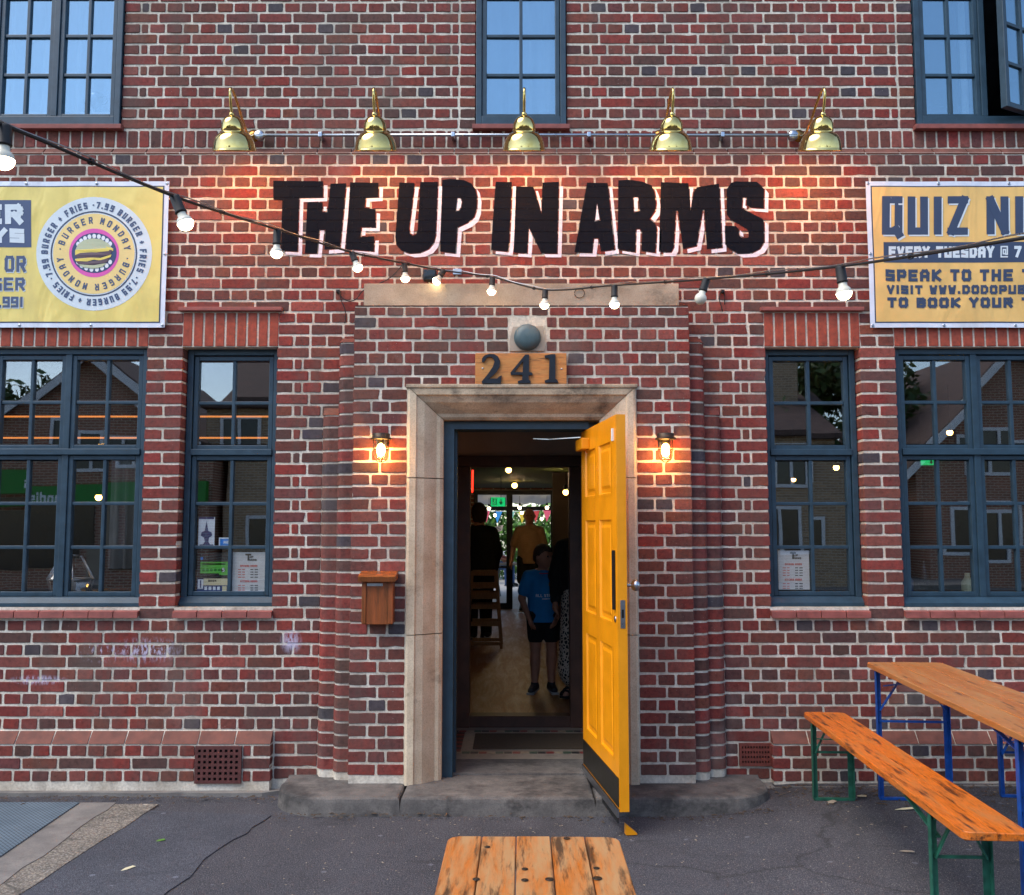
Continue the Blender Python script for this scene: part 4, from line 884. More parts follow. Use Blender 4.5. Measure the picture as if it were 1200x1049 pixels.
# ------------------------------------------------------------------ block lettering for print
S_ = dict(A=[[(0, 0), (0, .75), (.25, 1), (.75, 1), (1, .75), (1, 0)], [(0, .4), (1, .4)]], B=[[(0, 0), (0, 1), (.8, 1), (1, .85), (1, .62), (.8, .52), (1, .4), (1, .15), (.8, 0), (0, 0)], [(0, .52), (.8, .52)]],
 C=[[(1, 1), (0, 1), (0, 0), (1, 0)]], D=[[(0, 0), (0, 1), (.7, 1), (1, .75), (1, .25), (.7, 0), (0, 0)]], E=[[(1, 1), (0, 1), (0, 0), (1, 0)], [(0, .5), (.85, .5)]], F=[[(1, 1), (0, 1), (0, 0)], [(0, .5), (.8, .5)]],
 G=[[(1, .95), (.2, 1), (0, .8), (0, .2), (.2, 0), (1, 0), (1, .45), (.55, .45)]], H=[[(0, 0), (0, 1)], [(1, 0), (1, 1)], [(0, .5), (1, .5)]], I=[[(.5, 0), (.5, 1)]], K=[[(0, 0), (0, 1)], [(1, 1), (.1, .5), (1, 0)]], L=[[(0, 1), (0, 0), (1, 0)]],
 M=[[(0, 0), (0, 1), (.5, .4), (1, 1), (1, 0)]], N=[[(0, 0), (0, 1), (1, 0), (1, 1)]], O=[[(0, .15), (0, .85), (.15, 1), (.85, 1), (1, .85), (1, .15), (.85, 0), (.15, 0), (0, .15)]], P=[[(0, 0), (0, 1), (.85, 1), (1, .85), (1, .55), (.85, .42), (0, .42)]],
 Q=[[(0, 0), (0, 1), (1, 1), (1, 0), (0, 0)], [(.8, .06), (1.04, -.1)]], R=[[(0, 0), (0, 1), (.85, 1), (1, .85), (1, .6), (.85, .48), (0, .48)], [(.5, .48), (1, 0)]], S=[[(1, .95), (0, 1), (0, .52), (1, .48), (1, 0), (0, .04)]], T=[[(0, 1), (1, 1)], [(.5, 1), (.5, 0)]],
 U=[[(0, 1), (0, 0), (1, 0), (1, 1)]], V=[[(0, 1), (.5, 0), (1, 1)]], W=[[(0, 1), (.22, 0), (.5, .65), (.78, 0), (1, 1)]], Y=[[(0, 1), (.5, .45), (1, 1)], [(.5, .5), (.5, 0)]], Z=[[(0, 1), (1, 1), (0, 0), (1, 0)]], _=[])
S_.update({'7': [[(0, 1), (1, 1), (.3, 0)]], '9': [[(0, 0), (1, 0), (1, 1), (0, 1), (0, .48), (1, .48)]], '5': [[(1, 1), (0, 1), (0, .55), (1, .5), (1, 0), (0, 0)]], '.': [[(.5, 0), (.5, .06)]], '+': [[(.5, .2), (.5, .75)], [(.15, .47), (.85, .47)]], '!': [[(.5, 1), (.5, .4)], [(.5, .12), (.5, .04)]], '-': [[(.4, .5), (.6, .5)]],
 '@': [[(.72, .3), (.35, .3), (.35, .7), (.72, .7), (.72, .25), (1, .25), (1, 1), (0, 1), (0, 0), (1, 0)]], 'l': [[(.4, 1), (.4, 0)]], 'o': [[(0, .08), (0, .58), (.1, .66), (.9, .66), (1, .58), (1, .08), (.9, 0), (.1, 0), (0, .08)]], 'n': [[(0, 0), (0, .66), (.8, .66), (1, .5), (1, 0)]], 'd': [[(1, 1), (1, 0), (.1, 0), (0, .1), (0, .56), (.1, .66), (1, .66)]], 'i': [[(.4, 0), (.4, .62)], [(.4, .86), (.4, .94)]], 's': [[(.95, .62), (0, .66), (0, .35), (1, .31), (1, 0), (.05, .04)]]})
def strokes(ch, w_, h, t, tx=None):
    tx = tx or t; out = []; nar = {'I': .45, '.': .4, '!': .45, 'l': .4, 'i': .4, '-': .5}.get(ch, 1); ww = w_ * nar
    for pl in S_.get(ch, []):
        P = [Vector((tx / 2 + p[0] * max(.0, ww - tx), t / 2 + p[1] * (h - t))) for p in pl]
        if nar < 1: P = [Vector((ww / 2, p.y)) for p in P] if ch != '-' else P
        for i in range(len(P) - 1):
            d = P[i + 1] - P[i]; 
            if d.length < 1e-6: continue
            e = d.normalized(); tt = t if abs(e.x) > .75 else tx; nrm = Vector((-e.y, e.x)) * tt / 2; ext = e * (tx if abs(e.x) > .5 else t) * .48; ext0 = ext
            out.append([P[i] - ext0 + nrm, P[i] - ext0 - nrm, P[i + 1] + ext + -nrm, P[i + 1] + ext + nrm])
    return out, ww
LAY = [0]
def text_quads(mb, s, x0, z0, w_, h, t, gap, place, tx=None, y=0.0):
    """place maps (u, v) in text space to a 3-D point; y grows towards the viewer a hair per stroke so no two faces coincide"""
    x = x0
    for ch in s:
        if ch == ' ': x += w_ * .7; continue
        qs, ww = strokes(ch, w_, h, *((t, tx) if ch != '@' else (t * .45, (tx or t) * .45)))
        for q in qs:
            LAY[0] += 1; dd = y + (LAY[0] % 23) * 3e-5
            mb.add([place(x + p.x, z0 + p.y, dd) for p in q], [(0, 1, 2, 3)])
        x += ww + gap
    return x
# ------------------------------------------------------------------ banners
def banner(name, label, px_in, s, m, BY=-.022):
    a = at(px_in[0], px_in[1], BY); b = at(px_in[2], px_in[3], BY); x0 = (a.x + b.x) / 2; z1, z0 = a.z, b.z; x1 = x0 + s * 2.4
    t = thing(name, label, 'banner', ((x0 + x1) / 2, BY, z0)); lo, hi = min(x0, x1), max(x0, x1)
    rb = random.Random(3 if s < 0 else 5); nx, nz = 60, 26; ph = [rb.uniform(0, 6) for _ in range(4)]
    wav = lambda x, z: BY - .004 - .004 * math.sin(x * 5 + ph[0]) * math.sin((z - z0) * 3.2) - .0025 * math.sin(x * 13 + z * 9 + ph[1])
    def grid(x0, x1, z0, z1, off, nx=60, nz=26):
        mb = MB(); mb.add([(x0 + (x1 - x0) * i / nx, wav(x0 + (x1 - x0) * i / nx, z0 + (z1 - z0) * j / nz) - off, z0 + (z1 - z0) * j / nz) for j in range(nz + 1) for i in range(nx + 1)],
           [(j * (nx + 1) + i, j * (nx + 1) + i + 1, (j + 1) * (nx + 1) + i + 1, (j + 1) * (nx + 1) + i) for j in range(nz) for i in range(nx)], None, True); return mb
    sh_ = grid(lo, hi, z0, z1, 0); n0 = len(sh_.v); sh_.add([(x, y + .0015, z) for x, y, z in sh_.v[:n0]], [tuple(reversed(f)) for f in sh_.f[:]], None, True); sh_.build('sheet', 'banner_white', t)
    e = .03; grid(lo + e, hi - e, z0 + e, z1 - e, .0012).build('border_line', 'print_navy', t)
    e2 = e + .008; pr = grid(lo + e2, hi - e2, z0 + e2, z1 - e2, .0022).build('print', m, t)
    gx = x0
    for i in range(6):
        for zz in (z0 + .014, z1 - .014): MB().lathe([(.004, 0), (.009, 0), (.009, -.003), (.004, -.003)], (x0 + s * (.014 + .46 * i), wav(x0, zz) - .001, zz), (0, 1, 0), 12).build('eyelet', 'steel', t)
    MB().lathe([(.004, 0), (.009, 0), (.009, -.003), (.004, -.003)], (x0 + s * .014, wav(x0, (z0 + z1) / 2) - .001, (z0 + z1) / 2), (0, 1, 0), 12).build('eyelet', 'steel', t)
    return t, pr, wav, BY
def pixplace(px, py, BY, wav, off):
    """text space in photo pixels, origin at (px,py) baseline"""
    def f(u, v, d): q = at(px + u, py - v, BY); return (q.x, wav(q.x, q.z) - off - d, q.z)
    return f
bl, prl, wl, BY = banner('burger_banner', 'yellow burger banner with round logo on the brick wall', (200, 213, 192, 384), -1, 'banner_yellow')
def disc(mb, cx, cy, rx, ry, wav, off, n=56, r_in=None):
    def pt(t, k=1): q = at(cx + rx * k * math.cos(t), cy - ry * k * math.sin(t), BY); return (q.x, wav(q.x, q.z) - off, q.z)
    ks = [1, .8, .6, .4, .2] if not r_in else [1, r_in]
    vs_ = [pt(2 * math.pi * i / n, k) for k in ks for i in range(n)]; fs = [(q * n + i, q * n + (i + 1) % n, (q + 1) * n + (i + 1) % n, (q + 1) * n + i) for q in range(len(ks) - 1) for i in range(n)]
    if not r_in: fs.append(tuple(range((len(ks) - 1) * n, len(ks) * n)))
    mb.add(vs_, fs); return mb
ccx, ccy = 110.8, 298
logo = disc(MB(), ccx, ccy, 68, 66.5, wl, .0034).build('logo_disc', 'print_ring', bl)
disc(MB(), ccx, ccy, 51, 50, wl, .0042, r_in=.965).build('logo_ring', 'print_navy', logo); disc(MB(), ccx, ccy, 48, 47, wl, .0042).build('logo_centre', 'print_peach', logo)
disc(MB(), ccx + .3, ccy - 1, 29.5, 28.5, wl, .0048).build('lips', 'print_pink', logo); disc(MB(), ccx + .4, ccy - 1, 26.5, 23.5, wl, .0054).build('mouth', 'mouth_navy', logo)
teeth = MB()
for up, n_ in ((1, 9), (-1, 8)):
    for i in range(n_):
        t = math.pi * (.14 + .72 * (i + .5) / n_); disc(teeth, ccx + .4 + 22.5 * math.cos(t), ccy - 1 - up * 19.6 * math.sin(t), 2.3, 2.7, wl, .006 + i * 2e-5, 12, .02)
teeth.build('teeth', 'print_white', logo)
def blob(m, pts, off, nm):
    mb = MB(); q = [at(ccx + x, ccy + y, BY) for x, y in pts]; mb.add([(p.x, wl(p.x, p.z) - off, p.z) for p in q], [tuple(t) for t in geometry.tessellate_polygon([[Vector((p.x, p.z, 0)) for p in q]])]); mb.build(nm, m, logo)
blob('bun', [(-22, -4), (-19, -11), (-12, -16), (-2, -18), (8, -17), (17, -12), (22, -6), (22, -3)], .0064, 'bun_top')
blob('cheese', [(-22, -4), (-10, -8), (0, -7.5), (12, -9), (23, -6), (23, -3), (12, -2), (-4, -1), (-22, 3)], .0068, 'lettuce')
blob('patty', [(-23, 2), (-16, -1), (0, -2), (14, -5), (22, -4), (20, 1), (4, 5), (-18, 6)], .0072, 'patty'); blob('cheese', [(-22, 6), (-4, 4.5), (8, 5), (21, 1), (20, 4), (8, 8), (0, 7), (-8, 9), (-21, 8.5)], .0076, 'cheese')
blob('patty', [(-21, 8.8), (-6, 9), (8, 7.5), (19, 5), (16, 10), (4, 13), (-18, 12.5)], .008, 'patty'); blob('bun', [(-19, 12.5), (0, 13.5), (15, 11), (10, 15.5), (0, 17.5), (-12, 16)], .0084, 'bun_bottom')
def arc_text(s, r, a0, a1, w_, h, t, m, nm):
    """letters along a circle, clockwise from a0 to a1 (degrees, 90 = top)"""
    mb = MB(); n = len(s); ws = [.55 if c == ' ' else {'I': .5, '.': .45, '-': .7, '1': .6}.get(c, 1) for c in s]; tot = sum(ws); acc = 0
    for ch, wgt in zip(s, ws):
        a = R(a0 + (a1 - a0) * (acc + wgt / 2) / tot); acc += wgt
        if ch == ' ':
            if mb.f: mb.build(nm, m, logo); mb = MB()
            continue
        qs, ww = strokes(ch, w_, h, t)
        for q in qs:
            LAY[0] += 1
            def pl(p):
                u, v = p.x - ww / 2, p.y + r; x = v * math.cos(a) + u * math.sin(a); y = v * math.sin(a) - u * math.cos(a)
                k = at(ccx + x, ccy - y * .98, BY); return (k.x, wl(k.x, k.z) - .0052 - (LAY[0] % 23) * 3e-5, k.z)
            mb.add([pl(p) for p in q], [(0, 1, 2, 3)])
    if mb.f: mb.build(nm, m, logo)
for a in (88, -32, -152): arc_text('7.99 BURGER + FRIES -', 54, a, a - 120, 4.3, 8, 1.7, 'print_blue', 'ring_text')
for a in (172, -8): arc_text('BURGER MONDAY -', 36, a - 5, a - 185, 4.6, 8, 1.5, 'print_blue', 'circle_text')
def box_print(px0, px1, py0, py1, wav, off, m, nm, par):
    mb = MB(); n = 60; m_ = 6; P = [at(px0 + (px1 - px0) * i / n, py1 + (py0 - py1) * j / m_, BY) for j in range(m_ + 1) for i in range(n + 1)]
    mb.add([(p.x, wav(p.x, p.z) - off, p.z) for p in P], [(j * (n + 1) + i, j * (n + 1) + i + 1, (j + 1) * (n + 1) + i + 1, (j + 1) * (n + 1) + i) for j in range(m_) for i in range(n)], None, True); return mb.build(nm, m, par)
def line(s, px, py, w_, h, t, gap, m, nm, par, wav, off=.0046, tx=None, shadow=None):
    x = 0
    for wd in s.split(' '):
        if shadow: k = MB(); text_quads(k, wd, x, 0, w_, h, t, gap, pixplace(px + shadow[0], py + shadow[1], BY, wav, off - .0009), tx); k.build(nm + '_shadow', shadow[2], par)
        mb = MB(); x = text_quads(mb, wd, x, 0, w_, h, t, gap, pixplace(px, py, BY, wav, off), tx) + w_ * .7; mb.build(nm, m, par)
box_print(-40, 37, 235, 290, wl, .0034, 'print_blue', 'headline_box', bl)
line('ER', -18, 263, 21, 23, 6.5, 3.5, 'print_ring', 'headline', bl, wl, tx=7); line('YS', -9, 285, 17.5, 17, 5.2, 3, 'print_ring', 'headline', bl, wl, tx=6)
line('OR', 6, 319, 11, 19, 3.6, 2.4, 'print_blue', 'caption', bl, wl, shadow=(.9, 1, 'print_ring')); line('GER', -8, 341, 11, 15.5, 3.3, 2.2, 'print_blue', 'caption', bl, wl, shadow=(.9, 1, 'print_ring')); line('.99!', -1, 361, 8.6, 13, 2.9, 1.4, 'print_blue', 'price', bl, wl, shadow=(.9, 1, 'print_ring'))
bq, prq, wq, BY = banner('quiz_banner', 'orange yellow QUIZ banner hanging on the brick wall above the wide window', (1014, 213, 1020, 384), 1, 'banner_orange')
X0 = 1000
line('QUIZ', 1033, 275.5, 24, 45, 8.5, 6, 'print_navy', 'headline', bq, wq, tx=9.2, shadow=(1.6, 1.8, 'print_ring')); line('NI', 1155, 275.5, 26, 45, 8, 6.5, 'print_navy', 'headline', bq, wq, tx=9.4, shadow=(1.6, 1.8, 'print_ring'))
box_print(1035, 1300, 284, 308, wq, .0034, 'print_navy', 'headline_box', bq)
line('EVERY TUESDAY @ 7', 1041, 302.5, 8.6, 13.5, 3.6, 1.25, 'print_ring', 'caption', bq, wq, tx=3.3)
line('SPEAK TO THE T', 1037, 330, 11, 14, 3.8, 2.6, 'print_navy', 'caption', bq, wq, tx=3.8); line('VISIT WWW.DODOPUB', 1038.5, 345, 8.9, 10.5, 3, 1.9, 'print_navy', 'caption', bq, wq, tx=3); line('TO BOOK YOUR T', 1039, 361, 11, 12, 3.6, 2.4, 'print_navy', 'caption', bq, wq, tx=3.8)

# ------------------------------------------------------------------ wall lamps, conduit
def add_light(name, loc, energy, color, radius, parent):
    l = bpy.data.lights.new(name, 'POINT'); l.energy = energy; l.color = color; l.shadow_soft_size = radius; o = bpy.data.objects.new(name, l); col.objects.link(o)
    o.parent = parent; o.matrix_parent_inverse = Matrix.Translation(-parent.location) if not parent.get('_local') else Matrix(); o.location = loc; return o
LX = [-1.703, -.836, .074, .974, 1.89]
where = ['leftmost brass swan neck lamp, above the left end of the lettering', 'second brass swan neck lamp from the left, above letters of THE', 'middle brass swan neck lamp below the central upper window', 'fourth brass swan neck lamp from the left, above the word ARMS', 'rightmost brass swan neck lamp, at the end of the steel conduit']
LY, LZB = -.34, 3.966
for i, x in enumerate(LX):
    t = thing('wall_lamp', where[i], 'wall lamp', (x, -.01, 4.2), 'swan neck lamps over the sign')
    MB().lathe([(.001, 0), (.04, 0), (.042, -.012), (.03, -.02), (.014, -.03), (.001, -.03)], (x, .012, 4.2), (0, 1, 0), 20).build('wall_plate', 'brass_dull', t)
    neck = [(x, y_, z_) for y_, z_ in ((-.02, 4.2), (-.07, 4.17), (-.14, 4.16), (-.24, 4.19), (-.34, 4.24), (-.43, 4.277), (-.485, 4.284), (-.512, 4.262), (-.508, 4.22), (-.488, 4.17), (-.467, 4.118))]
    nk = MB(); P = [Vector(p) for p in neck]; fine = []
    for a in range(len(P) - 1):
        p0, p1, p2, p3 = P[max(a - 1, 0)], P[a], P[a + 1], P[min(a + 2, len(P) - 1)]
        for k in range(4): q = k / 4; fine.append(.5 * ((2 * p1) + (-p0 + p2) * q + (2 * p0 - 5 * p1 + 4 * p2 - p3) * q * q + (-p0 + 3 * p1 - 3 * p2 + p3) * q ** 3))
    nk.tube(fine + [P[-1]], .0085, 10); nk.build('neck', 'brass', t)
    H = .205; outer = [(.001, H + .004), (.014, H + .004), (.018, H), (.036, H - .006), (.054, H - .022), (.065, H - .045), (.0695, H - .07), (.0705, H - .086), (.068, H - .093), (.074, H - .096), (.094, H - .108), (.11, H - .128), (.121, H - .155), (.128, H - .185), (.131, .006), (.135, .002), (.134, 0)]
    inner = [(.13, .001), (.124, .03), (.114, .06), (.096, .085), (.066, .108), (.062, .14), (.045, .17), (.001, .185)]
    ax = Vector((0, -math.sin(R(21)), math.cos(R(21)))); topp = Vector((x, -.466, 4.125)); so = topp - ax * H
    sd_ = MB().lathe(outer + inner, so, ax, 40).build('lamp_shade', 'brass', t); fix_normals(sd_.data)
    MB().lathe([(.013, 0), (.017, .004), (.017, .02), (.012, .026)], topp - ax * .008, ax, 16).build('collar', 'brass', t)
    bp_ = so + ax * .085; MB().sphere(bp_, .026, 12, 8).build('bulb', 'bulb_warm', t)
    add_light('lamp_light', so + ax * .03, 5.2, (1, .45, .15), .045, t)
cd = thing('conduit', 'galvanised steel conduit running along the wall between the brass lamps', 'conduit', (XC, 0, 4.2))
MB().tube([(LX[0] + .02, -.012, 4.2), (LX[-1] - .02, -.012, 4.2)], .011, 10).build('pipe', 'steel', cd)
for px in (376, 531, 690, 846): x = at(px, 158, 0).x; MB().box(x - .012, x + .012, -.028, .045, 4.183, 4.217, bev=.004).build('saddle_clip', 'steel', cd)
for x in (LX[0] + .04, LX[-1] - .04): MB().lathe([(.03, 0), (.033, -.01), (.033, -.035), (.028, -.042), (.001, -.042)], (x, .02, 4.2), (0, 1, 0), 16).build('junction_box', 'steel', cd)

# ------------------------------------------------------------------ festoon string
FEST = [((5, 152), (4, 187), 2.35, 1), ((206, 234), (217, 261), 3.1, 1), ((325, 272), (324, 296), 4.2, 1), ((413, 298), (419, 313), 5.0, 1), ((474, 311), (475, 326), 5.62, 1), ((519, 319), (512, 329), 5.8, 1), ((577, 327), (576, 341), 5.7, 1), ((639, 342), (638, 357), 5.5, 1), ((720, 337), (720, 356), 5.0, 1), ((827, 330), (821, 350), 4.2, 0), ((985, 316), (989, 343), 3.3, 1)]
FD = ['nearest glowing festoon bulb at the left edge of the picture', 'glowing festoon bulb by the right edge of the burger banner', 'glowing festoon bulb hanging below the letter T', 'glowing festoon bulb hanging below the letter E', 'glowing festoon bulb at the left end of the stone slab', 'tilted glowing festoon bulb beside the black floodlight', 'glowing festoon bulb over the middle of the stone slab', 'lowest glowing festoon bulb, right above the house number plaque', 'glowing festoon bulb at the right half of the stone slab', 'unlit cream festoon bulb on the dark cable', 'glowing festoon bulb just left of the quiz banner']
tops = []
for (tp, bp, d, lit), lab in zip(FEST, FD):
    Y = CAMY + d; a, b = at(*tp, Y), at(*bp, Y); ax = (b - a).normalized(); L_ = (b - a).length; s = .0275
    t = thing('festoon_bulb', lab, 'light bulb', a, 'festoon bulbs on the cable'); o_ = b - ax * (L_ + .0); k = L_ - s
    MB().lathe([(.001, -.012), (.016, -.012), (.018, -.004), (.018, k * .72), (.0205, k * .76), (.0205, k - .012), (.017, k - .008), (.001, k - .008)], a, ax, 16).build('socket', 'black_rubber', t)
    hh = k - .02; us = [math.pi - .12 * i for i in range(1, 22)]; P2 = [(.001, 2 * s + hh + .02 - .002)] + [(s * math.sin(u), hh + .02 + s - s * math.cos(u)) for u in us] + [(.014, hh)]
    MB().lathe(P2[:14], a, ax, 20).build('bulb', 'bulb_lit' if lit else 'cream_bulb', t); MB().lathe(P2[13:], a, ax, 20).build('bulb_base', 'cream_bulb', t)
    tops.append(a - ax * .012)
    if lit: add_light('bulb_light', b, .55, (1, .66, .36), s * 1.05, t)
cab = [tops[0] + Vector((-.5, -1.2, .28)), tops[0] + Vector((-.16, -.5, .13))] + tops + [tops[-1] + Vector((.32, -.62, .0)), tops[-1] + Vector((.8, -1.6, .05))]
cab[-2] = at(1200, 279, CAMY + 2.35); cab[-1] = cab[-2] + (cab[-2] - tops[-1]) * 5 + Vector((0, 0, .5))
cab[1] = at(-60, 132, CAMY + 2.1); cab[0] = cab[1] + (cab[1] - tops[0]).normalized() * 5 + Vector((0, 0, .5))
def catmull(P, n=10):
    out = []
    for a in range(len(P) - 1):
        p0, p1, p2, p3 = P[max(a - 1, 0)], P[a], P[a + 1], P[min(a + 2, len(P) - 1)]
        for k in range(n): q = k / n; out.append(.5 * ((2 * p1) + (-p0 + p2) * q + (2 * p0 - 5 * p1 + 4 * p2 - p3) * q * q + (-p0 + 3 * p1 - 3 * p2 + p3) * q ** 3))
    return out + [P[-1]]
wob2 = random.Random(2)
cpts = [cab[0]] + catmull(cab[1:-1]) + [cab[-1]]; cable = thing('festoon_cable', 'dark festoon cable sagging across the front of the lettering', 'cable', cab[0])
MB().tube(cpts, .0052, 8).build('cord', 'black_rubber', cable)
MB().tube([p + Vector((0, .0, .009 + .004 * math.sin(i * .9))) for i, p in enumerate(cpts)], .0022, 6).build('support_wire', 'steel', cable)
for i in range(7, len(cpts) - 4, 9): MB().lathe([(.0095, -.006), (.0105, 0), (.0095, .006)], cpts[i], (cpts[i + 1] - cpts[i]).normalized(), 10).build('cable_tie', 'black_rubber', cable)
fl = thing('floodlight', 'small black floodlight fixed to the wall above the stone slab', 'floodlight', at(504, 323, 0))
a = at(504, 323, -.03); MB().box(a.x - .042, a.x + .042, -.065, -.02, a.z - .04, a.z + .035, bev=.008).build('housing', 'black_metal', fl); MB().box(a.x - .05, a.x + .05, -.02, .004, a.z - .012, a.z + .012).build('bracket', 'black_metal', fl)
MB().box(a.x - .034, a.x + .034, -.067, -.065, a.z - .03, a.z + .026).build('lens', 'dark_glass', fl)
def wire(name, label, pts, Y=-.012, r=.0035):
    o = MB().tube(catmull([at(x, y, Y) for x, y in pts], 5), r, 6).build(name, 'black_rubber'); tag(o, label, 'cable')
wire('cable_loop', 'thin black cable looping down at the left end of the stone slab', [(397, 343), (402, 350), (410, 353), (418, 350), (425, 341), (440, 334), (455, 327), (468, 315), (472, 308)], -.04)
wire('cable_end', 'loose black cable end hanging left of the stone slab', [(398, 341), (400, 352), (404, 362), (405, 372), (404, 379)], -.03); wire('cable_end', 'loose black cable end hanging right of the unlit bulb', [(847, 365), (843, 350), (846, 341), (849, 345), (849, 357)], -.012)
for (px, py, lb_) in ((397, 342, 'small wall hook holding the cable left of the stone slab'), (846, 342, 'small wall hook right of the unlit bulb')):
    p = at(px, py, 0); tag(MB().box(p.x - .012, p.x + .012, -.03, .004, p.z - .012, p.z + .008, bev=.003).tube([(p.x, -.02, p.z - .01), (p.x, -.04, p.z - .014), (p.x, -.05, p.z - .004)], .003, 6).build('wall_hook', 'black_metal'), lb_, 'hook', 'cable hooks')
p = at(679, 344, -.1); tag(MB().tube([p + Vector((.032 * math.cos(t), -.006, .03 * math.sin(t))) for t in [R(20 + 12 * i) for i in range(-16, 14)]], .0025, 6).build('iron_ring', 'lantern_metal'), 'small rusty iron ring on the stone slab', 'ring')
p = at(536, 319, 0); tag(MB().box(p.x - .028, p.x + .028, -.014, .0, p.z - .02, p.z + .02, bev=.004).box(p.x - .012, p.x + .004, -.016, -.013, p.z - .008, p.z + .008).build('junction_plate', 'steel'), 'small grey junction plate on the wall right of the floodlight', 'junction box')

# ------------------------------------------------------------------ lanterns, plaque, bell, letter box, vents
for s, lb_ in ((-1, 'caged bulkhead lantern glowing left of the stone doorway'), (1, 'caged bulkhead lantern glowing right of the stone doorway')):
    p = at(446.5 if s < 0 else 780, 524, PY - .06); x, y = p.x, PY - .062; zt, zb = at(446, 508, y).z, at(446, 541, y).z
    t = thing('cage_lantern', lb_, 'lantern', (x, PY, zt), 'lit lanterns beside the doorway')
    MB().box(x - .035, x + .035, PY - .02, PY + .004, zt - .075, zt - .01, bev=.006).box(x - .018, x + .018, PY - .045, PY - .018, zt - .035, zt - .008).build('bracket', 'lantern_metal', t)
    MB().lathe([(.001, 0), (.05, 0), (.054, -.004), (.054, -.026), (.064, -.028), (.066, -.034), (.062, -.038), (.001, -.038)], (x, y, zt), (0, 0, 1), 24).build('cap', 'lantern_metal', t)
    cg = MB(); zc = zt - .036; rb_ = .047
    for k in range(4):
        a = math.pi / 4 * (2 * k + .5); d = Vector((math.cos(a), math.sin(a), 0)); cg.tube([(x + d.x * rb_, y + d.y * rb_, zc), (x + d.x * rb_, y + d.y * rb_, zb + .035), (x + d.x * rb_ * .8, y + d.y * rb_ * .8, zb + .012), (x + d.x * rb_ * .4, y + d.y * rb_ * .4, zb), (x, y, zb - .003)], .003, 6)
    cg.tube([(x + (rb_ + .001) * math.cos(R(15 * i)), y + (rb_ + .001) * math.sin(R(15 * i)), (zc + zb) / 2 + .005) for i in range(25)], .0032, 6, False); cg.build('cage', 'lantern_metal', t)
    MB().lathe([(.038, zc - zb - .0), (.038, .04), (.034, .022), (.02, .01), (.001, .006)], (x, y, zb), (0, 0, 1), 20).build('glass_jar', 'lamp_glass', t)
    MB().sphere((x, y, (zc + zb) / 2 + .002), .027, 14, 10, (1, 1, 1.6)).build('bulb', 'lantern_bulb', t); add_light('lantern_light', (x, y, (zc + zb) / 2 - .01), 11, (1, .46, .12), .034, t)
a, b = at(557, 414, PY - .03), at(664, 451, PY - .03); pl = thing('house_number_plaque', 'wooden plaque with black numerals 241 over the doorway', 'plaque', ((a.x + b.x) / 2, PY, b.z))
MB().box(a.x, b.x, PY - .032, PY - .006, b.z + .006, a.z, bev=.002).build('board', 'plaque_wood', pl); PL8 = lambda q: (lambda v: (v.x, v.z))(at(540 + q[0] / 8, 370 + q[1] / 8, PY - .04))
def numeral(outl, hole, nm):
    o2 = [PL8(p) for p in outl]; h2 = [PL8(p) for p in hole] if hole else None; lp = [[Vector((x, z, 0)) for x, z in q] for q in ([o2, h2] if h2 else [o2])]; al = [p for q in ([o2, h2] if h2 else [o2]) for p in q]
    tri = geometry.tessellate_polygon(lp); n = len(al); mb = MB(); yf, yb = PY - .046, PY - .031; fs = [tuple(t) for t in tri]; base = 0
    for q in ([o2, h2] if h2 else [o2]): fs += [(base + i, base + (i + 1) % len(q), n + base + (i + 1) % len(q), n + base + i) for i in range(len(q))]; base += len(q)
    mb.add([(x, yf, z) for x, z in al] + [(x, yb, z) for x, z in al], fs); o = mb.build('numeral', 'numeral_iron', pl); o['label'] = 'black iron numeral ' + nm; fix_normals(o.data)
numeral([(197, 430), (200, 400), (225, 372), (265, 360), (315, 362), (350, 385), (368, 425), (365, 480), (335, 530), (285, 575), (258, 592), (340, 590), (360, 570), (385, 562), (375, 635), (200, 635), (195, 620), (260, 540), (300, 480), (316, 430), (300, 395), (270, 385), (240, 395), (226, 425), (210, 438)], None, '2')
numeral([(605, 365), (640, 365), (640, 530), (665, 533), (675, 548), (665, 560), (638, 558), (638, 600), (655, 615), (655, 633), (535, 633), (535, 615), (575, 600), (578, 556), (470, 556), (465, 535)], [(585, 425), (580, 530), (502, 530)], '4')
numeral([(785, 375), (850, 362), (887, 362), (887, 590), (905, 605), (915, 628), (790, 628), (785, 610), (825, 595), (830, 412), (815, 394), (790, 397)], None, '1')
for q in ((205, 492), (945, 497)): x, z = PL8(q); MB().lathe([(.001, -.003), (.006, -.002), (.006, 0)], (x, PY - .032, z), (0, 1, 0), 12).build('screw', 'steel', pl)
bt = thing('alarm_bell', 'round dark grey green bell dome on a pale patch above the plaque', 'bell', bell)
MB().prism([(bell.x - .108, bell.z - .085), (bell.x + .105, bell.z - .085), (bell.x + .112, bell.z - .01), (bell.x + .098, bell.z + .072), (bell.x - .09, bell.z + .068), (bell.x - .112, bell.z - .02)], 'Y', PY - .012, PY + .005).build('mounting_plate', 'plaster', bt)
MB().lathe([(.001, -.062), (.04, -.06), (.065, -.052), (.079, -.036), (.084, -.018), (.084, -.011)], bell, (0, 1, 0), 36).build('dome', 'bell_paint', bt)
a, b = at(424, 681, PY - .1), at(460, 732, PY - .1); mx0, mx1, mz0, mz1 = a.x, b.x, b.z, a.z
lbx = thing('letter_box', 'brown wooden letter box with sloping lid on the brick beside the doorway', 'letter box', ((mx0 + mx1) / 2, PY, mz0))
B('body', 'mailbox_wood', lbx, mx0 + .004, mx1 - .004, PY - .092, PY - .002, mz0, mz1, bev=.002)
for q in ((mx0, mx0 + .026), (mx1 - .026, mx1)): B('side_board', 'mailbox_wood', lbx, q[0], q[1], PY - .1, PY, mz0 + .004, mz1 + .004, bev=.003)
